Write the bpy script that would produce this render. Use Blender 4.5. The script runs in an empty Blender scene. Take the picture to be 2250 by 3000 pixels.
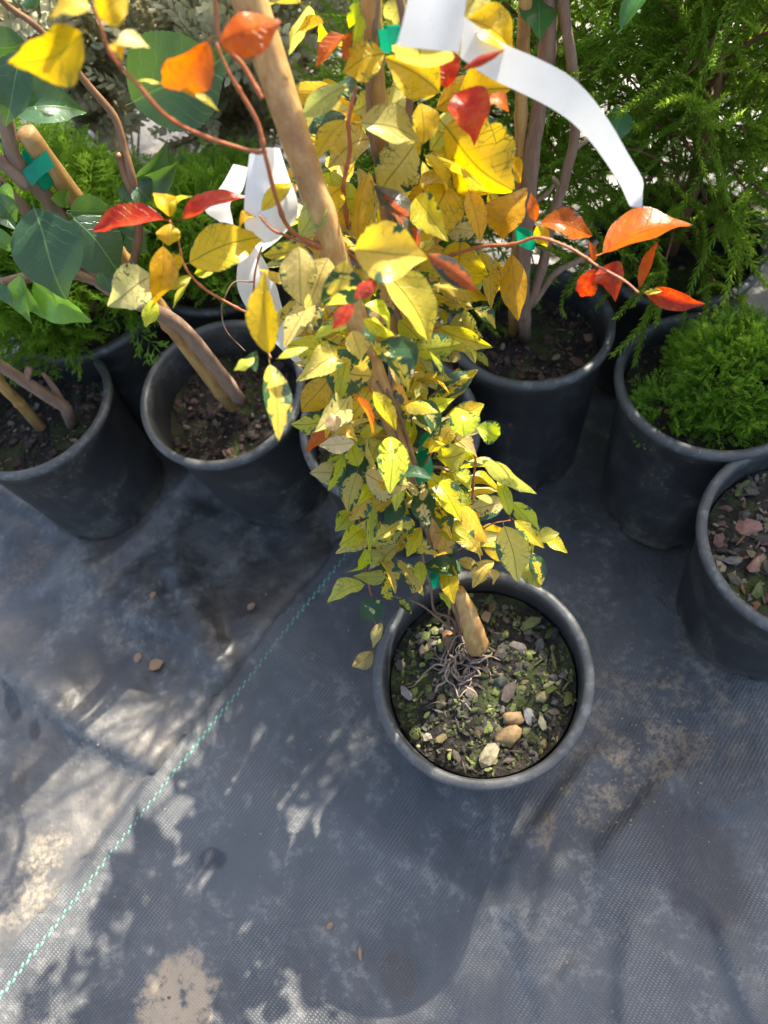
import bpy, bmesh, math, random
import numpy as np
from mathutils import Vector, Matrix, noise as mnoise

R_ = math.radians
rng = np.random.default_rng(11)
random.seed(5)
scene = bpy.context.scene
col = scene.collection

# ------------------------------------------------------------------ camera
PITCH, ROLL, CAM_H, FPX = R_(62.2285), R_(-14.8176), 0.9947, 2254.0
_f = Vector((0, math.cos(PITCH), -math.sin(PITCH)))
_u0 = Vector((0, math.sin(PITCH), math.cos(PITCH)))
_x0 = Vector((1, 0, 0))
CX = _x0 * math.cos(ROLL) + _u0 * math.sin(ROLL)
CU = -_x0 * math.sin(ROLL) + _u0 * math.cos(ROLL)
CAM = Vector((0, 0, CAM_H))
cam = bpy.data.cameras.new('camera')
cam.sensor_fit = 'VERTICAL'
cam.sensor_height = 34.6
cam.lens = FPX / 3000 * 34.6
cam.clip_start, cam.clip_end = 0.02, 200
cam.dof.use_dof = True
cam.dof.focus_distance = 0.68
cam.dof.aperture_fstop = 5.2
camo = bpy.data.objects.new('camera', cam)
m = Matrix((CX, CU, -_f)).transposed().to_4x4()
m.translation = CAM
camo.matrix_world = m
col.objects.link(camo)
scene.camera = camo

# ------------------------------------------------------------------ sky, sun, exposure
SUN_AZ, SUN_EL = R_(46), R_(43)      # azimuth from +Y towards +X
world = bpy.data.worlds.new('World')
scene.world = world
world.use_nodes = True
wn = world.node_tree
bg = wn.nodes['Background']
sky = wn.nodes.new('ShaderNodeTexSky')
sky.sky_type = 'NISHITA'
sky.sun_disc = False
sky.sun_elevation = SUN_EL
sky.sun_rotation = SUN_AZ
sky.altitude = 20
sky.dust_density = 4.2
sky.air_density = 1.0
sky.ozone_density = 0.6
wn.links.new(sky.outputs[0], bg.inputs[0])
bg.inputs[1].default_value = 0.135
sun = bpy.data.lights.new('sun', 'SUN')
sun.energy = 4.6
sun.angle = R_(0.53)
sun.color = (1.0, 0.93, 0.80)
suno = bpy.data.objects.new('sun', sun)
sd = Vector((math.sin(SUN_AZ) * math.cos(SUN_EL), math.cos(SUN_AZ) * math.cos(SUN_EL), math.sin(SUN_EL)))
suno.rotation_euler = sd.to_track_quat('Z', 'Y').to_euler()
suno.location = sd * 5
col.objects.link(suno)
vs = scene.view_settings
vs.view_transform = 'Standard'
vs.look = 'None'
vs.gamma = 1
vs.use_curve_mapping = False
vs.exposure = 1.85
scene.cycles.max_bounces = 10
scene.cycles.transmission_bounces = 6
scene.cycles.use_denoising = True

# ------------------------------------------------------------------ where things stand
# sight(): a surveyed direction from the place the photograph was taken (units: 1/1659 of its width)
def sight(x, y):
    return (CX * ((x / 0.73733 - 1125) / FPX) - CU * ((y / 0.73733 - 1500) / FPX) + _f)
def at_z(x, y, z):
    v = sight(x, y); return CAM + v * ((z - CAM_H) / v.z)
def at_y(x, y, Y):
    v = sight(x, y); return CAM + v * (Y / v.y)
def at_d(x, y, d):
    return CAM + sight(x, y).normalized() * d
def row_of(P):
    d = P - CAM; z = d.dot(_f)
    return ((1125 + FPX * d.dot(CX) / z) * 0.73733, (1500 - FPX * d.dot(CU) / z) * 0.73733)
CR = {1: (1/3, 0, 0), 2: (1/3, 553, 0), 3: (1/3, 1106, 0), 4: (1/3, 0, 405.5), 5: (1/3, 553, 442.4), 6: (1/3, 1106, 442.4),
      7: (0.4, 626.7, 847.9), 8: (0.2467, 442.4, 280.2), 9: (0.3778, 811, 0), 10: (0.4446, 0, 958.5), 0: (1, 0, 0)}
def cv(c, x, y):
    s, ox, oy = CR[c]; return (x * s + ox, y * s + oy)

# ------------------------------------------------------------------ mesh and node helpers
def tag(o, label=None, cat=None, group=None, kind=None):
    if label: o['label'] = label
    if cat: o['category'] = cat
    if group: o['group'] = group
    if kind: o['kind'] = kind
    return o
def empty(name, loc=(0, 0, 0)):
    o = bpy.data.objects.new(name, None)
    o.empty_display_size = 0.02
    o.location = loc
    col.objects.link(o)
    return o
def link(name, me, mat=None, parent=None, smooth=True, local=False):
    """local: the mesh is already in the parent's own space"""
    if mat is not None and not me.materials: me.materials.append(mat)
    if smooth and len(me.polygons): me.polygons.foreach_set('use_smooth', [True] * len(me.polygons))
    o = bpy.data.objects.new(name, me)
    col.objects.link(o)
    if parent is not None:
        o.parent = parent
        if not local:
            o.matrix_parent_inverse = Matrix.Translation(-Vector(parent.location))
    return o
def arr_mesh(name, V, T, tint=None, uv=None):
    """numpy verts (n,3), faces (m,3) or (m,4)"""
    V = np.asarray(V, np.float32); T = np.asarray(T, np.int32)
    k = T.shape[1]
    me = bpy.data.meshes.new(name)
    me.vertices.add(len(V)); me.vertices.foreach_set('co', V.ravel())
    me.loops.add(T.size); me.loops.foreach_set('vertex_index', T.ravel())
    me.polygons.add(len(T)); me.polygons.foreach_set('loop_start', np.arange(0, T.size, k, dtype=np.int32))
    me.update(calc_edges=True)
    if tint is not None:
        a = me.attributes.new('tint', 'FLOAT', 'POINT'); a.data.foreach_set('value', np.asarray(tint, np.float32))
    if uv is not None:
        l = me.uv_layers.new(name='UVMap'); l.data.foreach_set('uv', np.asarray(uv, np.float32)[T.ravel()].ravel())
    me.validate()
    return me
def catmull(P, n=6):
    P = [Vector(p) for p in P]
    if len(P) < 3: 
        return [P[0].lerp(P[-1], i / n) for i in range(n + 1)]
    out = []
    Q = [P[0] * 2 - P[1]] + P + [P[-1] * 2 - P[-2]]
    for i in range(1, len(Q) - 2):
        a, b, c, d = Q[i-1], Q[i], Q[i+1], Q[i+2]
        for k in range(n):
            t = k / n
            out.append(0.5 * ((2*b) + (c-a)*t + (2*a-5*b+4*c-d)*t*t + (3*b-a-3*c+d)*t**3))
    out.append(P[-1])
    return out
def tube_arr(P, rad, seg=8, wob=0.0, nodes=None):
    P = [Vector(p) for p in P]; n = len(P)
    V, F, UV = [], [], []
    T0 = (P[1] - P[0]).normalized()
    nrm = T0.orthogonal().normalized()
    acc = 0
    for i, p in enumerate(P):
        t = (P[min(i+1, n-1)] - P[max(i-1, 0)])
        t = t.normalized() if t.length > 1e-9 else T0
        nrm = (nrm - t * nrm.dot(t)).normalized(); b = t.cross(nrm)
        r = rad(i / (n - 1)) if callable(rad) else rad
        if i: acc += (P[i] - P[i-1]).length
        for k in range(seg):
            a = 2 * math.pi * k / seg
            rr = r * (1 + wob * mnoise.noise(p * 60 + Vector((k * 1.7, 0, 0))))
            V.append(p + (nrm * math.cos(a) + b * math.sin(a)) * rr); UV.append((k / seg, acc))
    for i in range(n - 1):
        for k in range(seg):
            F.append((i*seg+k, i*seg+(k+1) % seg, (i+1)*seg+(k+1) % seg, (i+1)*seg+k))
    c0 = len(V); V.append(P[0]); UV.append((0, 0)); V.append(P[-1]); UV.append((0, acc))
    for k in range(seg):
        F.append((c0, (k+1) % seg, k, k)); F.append((c0+1, (n-1)*seg+k, (n-1)*seg+(k+1) % seg, (n-1)*seg+(k+1) % seg))
    return V, F, UV
def tube(name, P, rad, mat, parent=None, seg=8, wob=0.0, smooth_n=5, local=False):
    if smooth_n: P = catmull(P, smooth_n)
    V, F, UV = tube_arr(P, rad, seg, wob)
    me = bpy.data.meshes.new(name)
    me.from_pydata([tuple(v) for v in V], [], [f if f[2] != f[3] else f[:3] for f in F])
    me.update()
    return link(name, me, mat, parent, local=local)

class NT:
    def __init__(s, name):
        s.m = bpy.data.materials.new(name); s.m.use_nodes = True
        s.t = s.m.node_tree; s.p = s.t.nodes['Principled BSDF']; s.out = s.t.nodes['Material Output']
    def n(s, typ, ins=None, **kw):
        nd = s.t.nodes.new('ShaderNode' + typ)
        for k, v in kw.items(): setattr(nd, k, v)
        for k, v in (ins or {}).items(): s.set(nd.inputs[k], v)
        return nd
    def set(s, inp, v):
        if isinstance(v, bpy.types.NodeSocket): s.t.links.new(v, inp)
        elif isinstance(v, bpy.types.Node): s.t.links.new(v.outputs[0], inp)
        else:
            if inp.type == 'RGBA' and len(v) == 3: v = (*v, 1)
            inp.default_value = v
    def P(s, **kw):
        for k, v in kw.items(): s.set(s.p.inputs[k.replace('_', ' ')], v)
    def math(s, op, a, b=0.0, c=0.0, clamp=False):
        nd = s.n('Math', operation=op, use_clamp=clamp)
        s.set(nd.inputs[0], a); s.set(nd.inputs[1], b); s.set(nd.inputs[2], c)
        return nd.outputs[0]
    def mix(s, f, a, b, blend='MIX'):
        nd = s.n('Mix', data_type='RGBA', blend_type=blend)
        s.set(nd.inputs[0], f); s.set(nd.inputs[6], a); s.set(nd.inputs[7], b)
        return nd.outputs[2]
    def noise(s, scale, detail=4, rough=0.55, vec=None, dist=0.0, dim='3D'):
        nd = s.n('TexNoise', noise_dimensions=dim)
        nd.inputs['Scale'].default_value = scale; nd.inputs['Detail'].default_value = detail
        nd.inputs['Roughness'].default_value = rough; nd.inputs['Distortion'].default_value = dist
        if vec is not None: s.set(nd.inputs['Vector'], vec)
        return nd.outputs[0]
    def step(s, v, lo, hi):
        nd = s.n('MapRange', interpolation_type='SMOOTHSTEP'); s.set(nd.inputs[0], v)
        s.set(nd.inputs[1], lo); s.set(nd.inputs[2], hi)
        return nd.outputs[0]
    def ramp(s, v, stops):
        nd = s.n('ValToRGB'); s.set(nd.inputs[0], v)
        e = nd.color_ramp.elements
        while len(e) < len(stops): e.new(0.5)
        for i, (p, c) in enumerate(stops): e[i].position = p; e[i].color = (*c, 1)
        return nd.outputs[0]
    def bump(s, h, strength=0.3, dist=0.002, nrm=None):
        nd = s.n('Bump'); nd.inputs['Strength'].default_value = strength; nd.inputs['Distance'].default_value = dist
        s.set(nd.inputs['Height'], h)
        if nrm is not None: s.set(nd.inputs['Normal'], nrm)
        s.set(s.p.inputs['Normal'], nd.outputs[0])
        return nd.outputs[0]

# ------------------------------------------------------------------ materials
def translucent_out(t, colr, amount, nrm=None):
    tr = t.n('BsdfTranslucent'); t.set(tr.inputs[0], colr)
    if nrm is not None: t.set(tr.inputs['Normal'], nrm)
    mx = t.n('MixShader'); t.set(mx.inputs[0], amount)
    t.set(mx.inputs[1], t.p.outputs[0]); t.set(mx.inputs[2], tr.outputs[0])
    t.set(t.out.inputs[0], mx.outputs[0])

def mat_vine_leaf():
    t = NT('vine_leaf')
    uvn = t.n('UVMap'); sep = t.n('SeparateXYZ', {0: uvn.outputs[0]})
    u = t.math('SUBTRACT', sep.outputs[0], 0.5); v = sep.outputs[1]
    au = t.math('ABSOLUTE', u)
    oi = t.n('ObjectInfo')
    rnd = oi.outputs['Random']; alpha = oi.outputs['Alpha']
    off = t.n('CombineXYZ', {0: t.math('MULTIPLY', rnd, 37.0), 1: t.math('MULTIPLY', rnd, 91.0), 2: t.math('MULTIPLY', rnd, 13.0)})
    pv = t.n('CombineXYZ', {0: u, 1: t.math('MULTIPLY', v, 2.0), 2: 0.0})
    vec = t.n('VectorMath', {0: pv.outputs[0], 1: off.outputs[0]}, operation='ADD').outputs[0]
    w = t.noise(3.0, 3, 0.6, vec)
    # side veins, bending forward
    ph = t.math('ADD', t.math('SUBTRACT', t.math('MULTIPLY', v, 7.0), t.math('MULTIPLY', au, 4.2)), t.math('MULTIPLY', w, 0.9))
    ph = t.math('ADD', ph, t.math('MULTIPLY', t.math('SIGN', u), 0.23))
    fr = t.math('ABSOLUTE', t.math('SUBTRACT', t.math('FRACT', ph), 0.5))
    lat = t.math('SUBTRACT', 1.0, t.step(fr, 0.012, 0.06))
    mid = t.math('SUBTRACT', 1.0, t.step(au, 0.008, 0.022))
    vor = t.n('TexVoronoi', {'Vector': vec, 'Scale': 5.5}, feature='DISTANCE_TO_EDGE')
    net = t.math('SUBTRACT', 1.0, t.step(vor.outputs[0], 0.005, 0.05))
    # green washes along the veins, heavier towards the margin
    wash = t.math('ADD', t.noise(2.2, 2, 0.5, vec), t.math('MULTIPLY', au, 0.75))
    heavy = t.step(wash, 0.55, 0.85)
    veins = t.math('MAXIMUM', t.math('MULTIPLY', lat, t.math('ADD', 0.10, t.math('MULTIPLY', heavy, 0.6))), t.math('MULTIPLY', net, t.math('MULTIPLY', heavy, 0.9)))
    veins = t.math('MAXIMUM', veins, t.math('MULTIPLY', mid, 0.55))
    red = t.n('SeparateColor', {0: oi.outputs['Color']})
    isred = t.step(t.math('SUBTRACT', red.outputs[0], t.math('MULTIPLY', red.outputs[1], 1.6)), 0.0, 0.15)
    veins = t.math('MULTIPLY', veins, t.math('SUBTRACT', 1.0, t.math('MULTIPLY', isred, 0.7)))
    mottle = t.noise(6.0, 4, 0.6, vec)
    basec = t.mix(t.math('MULTIPLY', t.step(mottle, 0.35, 0.7), 0.45), oi.outputs['Color'], t.mix(0.5, oi.outputs['Color'], (0.42, 0.40, 0.06)), 'MIX')
    redm = t.mix(t.step(t.noise(3.2, 5, 0.65, vec), 0.42, 0.68), oi.outputs['Color'], t.mix(0.3, oi.outputs['Color'], (0.70, 0.26, 0.02)))
    basec = t.mix(isred, basec, t.mix(t.math('MULTIPLY', t.step(mottle, 0.5, 0.7), 0.4), redm, (0.22, 0.03, 0.02)))
    c = t.mix(veins, basec, (0.06, 0.12, 0.025))
    # hard edged dark green blotches that start at the margin
    b1 = t.math('ADD', t.noise(2.6, 6, 0.62, vec, 0.5), t.math('MULTIPLY', au, 0.55))
    b1 = t.math('ADD', b1, t.math('MULTIPLY', alpha, 0.55))
    bl = t.step(b1, 1.0, 1.03)
    mg = t.n('Attribute', attribute_name='tint')
    rim = t.step(t.math('ADD', mg.outputs['Fac'], t.math('MULTIPLY', t.math('SUBTRACT', t.noise(5.0, 4, 0.6, vec), 0.5), 0.55)), 0.96, 1.02)
    bl = t.math('MAXIMUM', bl, t.math('MULTIPLY', rim, t.step(alpha, 0.06, 0.16)))
    grn = t.mix(t.noise(9, 3, 0.5, vec), (0.012, 0.045, 0.026), (0.05, 0.11, 0.03))
    grn = t.mix(t.math('MULTIPLY', isred, 0.7), grn, (0.05, 0.028, 0.03))
    c = t.mix(bl, c, grn)
    # brown specks and nibbled spots
    spk = t.step(t.noise(23, 2, 0.5, vec), 0.70, 0.76)
    c = t.mix(t.math('MULTIPLY', spk, 0.5), c, (0.16, 0.09, 0.03))
    geo = t.n('NewGeometry')
    c = t.mix(t.math('MULTIPLY', geo.outputs['Backfacing'], 0.35), c, t.mix(0.6, c, (0.50, 0.50, 0.22)))
    h = t.math('ADD', t.math('MULTIPLY', t.math('MAXIMUM', lat, mid), -0.7), t.math('MULTIPLY', mottle, 0.5))
    t.P(Base_Color=c, Roughness=0.30)
    t.p.inputs['Specular IOR Level'].default_value = 0.45
    nb = t.bump(h, 0.5, 0.0022)
    hs = t.n('HueSaturation', {'Saturation': 1.12, 'Value': 1.0, 'Color': c})
    translucent_out(t, hs.outputs[0], t.math('SUBTRACT', 0.55, t.math('MULTIPLY', bl, 0.3)))
    return t.m

def mat_camellia():
    t = NT('camellia_leaf')
    uvn = t.n('UVMap'); sep = t.n('SeparateXYZ', {0: uvn.outputs[0]})
    u = t.math('SUBTRACT', sep.outputs[0], 0.5); v = sep.outputs[1]; au = t.math('ABSOLUTE', u)
    oi = t.n('ObjectInfo')
    tc = t.n('TexCoord')
    w = t.noise(4, 3, 0.5, uvn.outputs[0])
    ph = t.math('ADD', t.math('SUBTRACT', t.math('MULTIPLY', v, 8.0), t.math('MULTIPLY', au, 5.0)), t.math('MULTIPLY', w, 1.6))
    fr = t.math('ABSOLUTE', t.math('SUBTRACT', t.math('FRACT', ph), 0.5))
    lat = t.math('SUBTRACT', 1.0, t.step(fr, 0.01, 0.07))
    mid = t.math('SUBTRACT', 1.0, t.step(au, 0.008, 0.02))
    vein = t.math('MAXIMUM', t.math('MULTIPLY', lat, 0.22), t.math('MULTIPLY', mid, 0.6))
    c = t.mix(t.noise(5, 4, 0.6, uvn.outputs[0]), (0.016, 0.05, 0.022), (0.035, 0.085, 0.035))
    c = t.mix(1.0, c, oi.outputs['Color'], 'MULTIPLY')
    c = t.mix(vein, c, (0.16, 0.27, 0.08))
    dust = t.step(t.noise(30, 5, 0.7, uvn.outputs[0]), 0.52, 0.78)
    c = t.mix(t.math('MULTIPLY', dust, 0.16), c, (0.30, 0.32, 0.27))
    h = t.math('ADD', t.math('MULTIPLY', t.math('MAXIMUM', lat, mid), -1.0), t.noise(7, 3, 0.5, uvn.outputs[0]))
    t.P(Base_Color=c, Roughness=0.30)
    t.p.inputs['Specular IOR Level'].default_value = 0.55
    t.bump(h, 0.3, 0.0015)
    tcx = t.mix(0.55, c, (0.22, 0.42, 0.02))
    translucent_out(t, tcx, 0.26)
    return t.m

def mat_foliage(name, c0, c1, c2, trans=0.35, rough=0.5, tcol=None):
    t = NT(name)
    at = t.n('Attribute', attribute_name='tint')
    tc = t.n('TexCoord')
    nz = t.noise(9, 3, 0.6, tc.outputs['Object'])
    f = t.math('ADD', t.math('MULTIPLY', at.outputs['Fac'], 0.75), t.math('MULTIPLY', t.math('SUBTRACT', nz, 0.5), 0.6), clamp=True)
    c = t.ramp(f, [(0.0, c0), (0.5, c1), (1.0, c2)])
    t.P(Base_Color=c, Roughness=rough)
    t.p.inputs['Specular IOR Level'].default_value = 0.35
    translucent_out(t, t.mix(0.5, c, tcol or c2), trans)
    return t.m

def mat_bark(name, c0, c1, scale=1.0, rough=0.75, streak=True, trans=0):
    t = NT(name)
    tc = t.n('TexCoord'); g = tc.outputs['Object']
    mp = t.n('Mapping', {0: g}); mp.inputs['Scale'].default_value = (1, 1, 0.18)
    a = t.noise(160 * scale, 5, 0.65, mp.outputs[0])
    b = t.noise(28 * scale, 3, 0.6, g)
    c = t.mix(t.step(a, 0.3, 0.7), c0, c1)
    c = t.mix(t.math('MULTIPLY', t.step(b, 0.55, 0.75), 0.45), c, tuple(x * 0.45 for x in c0))
    oi = t.n('ObjectInfo')
    c = t.mix(0.25, c, t.mix(oi.outputs['Random'], c0, c1))
    t.P(Base_Color=c, Roughness=rough)
    t.bump(a, 0.5, 0.001)
    return t.m

def mat_bamboo():
    t = NT('bamboo')
    tc = t.n('TexCoord'); g = tc.outputs['Object']
    mp = t.n('Mapping', {0: g}); mp.inputs['Scale'].default_value = (1, 1, 0.06)
    a = t.noise(220, 5, 0.6, mp.outputs[0]); b = t.noise(22, 5, 0.65, g); d = t.noise(60, 3, 0.6, g)
    c = t.mix(t.step(a, 0.3, 0.75), (0.38, 0.20, 0.06), (0.55, 0.34, 0.13))
    c = t.mix(t.step(b, 0.48, 0.72), c, (0.28, 0.13, 0.045))
    c = t.mix(t.math('MULTIPLY', t.step(d, 0.66, 0.74), 0.7), c, (0.07, 0.045, 0.035))
    t.P(Base_Color=c, Roughness=t.math('ADD', 0.38, t.math('MULTIPLY', b, 0.25)))
    t.bump(t.math('ADD', a, t.math('MULTIPLY', b, 0.5)), 0.35, 0.0008)
    return t.m

def mat_pot():
    t = NT('black_pot_plastic')
    tc = t.n('TexCoord'); g = tc.outputs['Object']
    oi = t.n('ObjectInfo')
    vec = t.n('VectorMath', {0: g, 1: t.n('CombineXYZ', {0: t.math('MULTIPLY', oi.outputs['Random'], 9.0), 1: oi.outputs['Random'], 2: 0.0}).outputs[0]}, operation='ADD').outputs[0]
    mp = t.n('Mapping', {0: vec}); mp.inputs['Scale'].default_value = (1, 1, 0.25)
    dust = t.noise(16, 6, 0.68, vec); fine = t.noise(190, 4, 0.7, vec); run = t.noise(38, 5, 0.6, mp.outputs[0])
    sz = t.n('SeparateXYZ', {0: g})
    top = t.step(sz.outputs[2], 0.222, 0.236)
    c = t.mix(t.step(dust, 0.45, 0.75), (0.028, 0.029, 0.030), (0.075, 0.073, 0.068))
    c = t.mix(t.math('MULTIPLY', t.step(run, 0.55, 0.8), 0.35), c, (0.12, 0.11, 0.095))
    spk = t.step(t.math('MULTIPLY', fine, t.step(dust, 0.35, 0.6)), 0.54, 0.66)
    c = t.mix(t.math('MULTIPLY', spk, 0.45), c, (0.26, 0.24, 0.20))
    c = t.mix(t.math('MULTIPLY', top, t.math('ADD', 0.12, t.math('MULTIPLY', t.step(t.noise(55, 5, 0.7, vec), 0.5, 0.7), 0.35))), c, (0.26, 0.26, 0.255))  # rim painted lighter for its reflection, plus noisy scuffs
    scr = t.n('Mapping', {0: vec}); scr.inputs['Scale'].default_value = (0.25, 0.25, 3.0); scr.inputs['Rotation'].default_value = (0.5, 0.3, 0)
    c = t.mix(t.math('MULTIPLY', t.step(t.noise(90, 3, 0.5, scr.outputs[0]), 0.70, 0.74), 0.35), c, (0.22, 0.215, 0.20))
    mud = t.math('MULTIPLY', t.math('SUBTRACT', 1.0, t.step(t.math('ADD', sz.outputs[2], t.math('MULTIPLY', dust, 0.05)), 0.025, 0.085)), t.step(t.noise(40, 5, 0.7, vec), 0.42, 0.62))
    c = t.mix(t.math('MULTIPLY', mud, 0.6), c, (0.17, 0.13, 0.09))
    t.P(Base_Color=c, Roughness=t.math('ADD', 0.36, t.math('MULTIPLY', dust, 0.35)))
    t.p.inputs['Specular IOR Level'].default_value = 0.55
    rings = t.n('TexWave', {'Vector': g, 'Scale': 130.0, 'Distortion': 0.3}, wave_type='BANDS', bands_direction='Z')
    h = t.math('ADD', t.math('MULTIPLY', rings.outputs['Fac'], 0.06), t.math('ADD', t.math('MULTIPLY', fine, 0.22), t.math('MULTIPLY', dust, 0.5)))
    t.bump(h, 0.25, 0.0015)
    return t.m

def mat_soil():
    t = NT('potting_soil')
    tc = t.n('TexCoord'); g = tc.outputs['Object']
    a = t.noise(60, 6, 0.7, g); b = t.noise(240, 4, 0.7, g); d = t.noise(14, 4, 0.6, g)
    c = t.mix(t.step(a, 0.35, 0.7), (0.010, 0.008, 0.006), (0.045, 0.032, 0.022))
    c = t.mix(t.math('MULTIPLY', t.step(b, 0.6, 0.7), 0.6), c, (0.12, 0.085, 0.05))
    c = t.mix(t.math('MULTIPLY', t.step(d, 0.48, 0.62), 0.7), c, (0.06, 0.085, 0.012))
    t.P(Base_Color=c, Roughness=0.9)
    t.bump(t.math('ADD', a, t.math('MULTIPLY', b, 0.4)), 0.9, 0.006)
    return t.m

def mat_chip():
    t = NT('bark_chip')
    tc = t.n('TexCoord'); g = tc.outputs['Generated']
    oi = t.n('ObjectInfo')
    vec = t.n('VectorMath', {0: g, 1: t.n('CombineXYZ', {0: t.math('MULTIPLY', oi.outputs['Random'], 40.0)}).outputs[0]}, operation='ADD').outputs[0]
    a = t.noise(5, 6, 0.7, vec); b = t.noise(2.2, 3, 0.6, vec)
    c = t.mix(t.step(a, 0.42, 0.75), oi.outputs['Color'], t.mix(0.5, oi.outputs['Color'], (0.03, 0.022, 0.016)))
    c = t.mix(t.math('MULTIPLY', t.step(b, 0.58, 0.75), 0.5), c, (0.06, 0.10, 0.012))
    t.P(Base_Color=c, Roughness=0.7)
    t.bump(a, 0.6, 0.002)
    return t.m

def mat_tag():
    t = NT('white_tag_plastic')
    tc = t.n('TexCoord')
    n = t.noise(30, 4, 0.6, tc.outputs['Object']); s = t.noise(300, 2, 0.6, tc.outputs['Object'])
    c = t.mix(t.step(n, 0.4, 0.8), (0.80, 0.80, 0.79), (0.72, 0.71, 0.67))
    c = t.mix(t.math('MULTIPLY', t.step(s, 0.70, 0.76), 0.4), c, (0.35, 0.32, 0.26))
    t.P(Base_Color=c, Roughness=0.38)
    translucent_out(t, c, 0.42)
    return t.m

def mat_simple(name, c, rough=0.5, trans=0.0, c2=None, sc=40):
    t = NT(name)
    tc = t.n('TexCoord')
    n = t.noise(sc, 5, 0.65, tc.outputs['Object'])
    cc = t.mix(t.step(n, 0.35, 0.7), c, c2 or tuple(x * 0.7 for x in c))
    t.P(Base_Color=cc, Roughness=rough)
    t.bump(n, 0.25, 0.001)
    if trans: translucent_out(t, cc, trans)
    return t.m

def blob(t, g, px, py, rx, ry, ang, edge):
    """a stain with an uneven outline round a place on the ground: 1 inside, 0 outside"""
    mp = t.n('Mapping', {0: g}, vector_type='TEXTURE')
    mp.inputs['Location'].default_value = (px, py, 0); mp.inputs['Rotation'].default_value = (0, 0, ang); mp.inputs['Scale'].default_value = (rx, ry, 1000)
    ln = t.n('VectorMath', {0: mp.outputs[0]}, operation='LENGTH')
    return t.math('SUBTRACT', 1.0, t.step(t.math('ADD', ln.outputs[1], edge), 0.75, 1.15))

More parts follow.
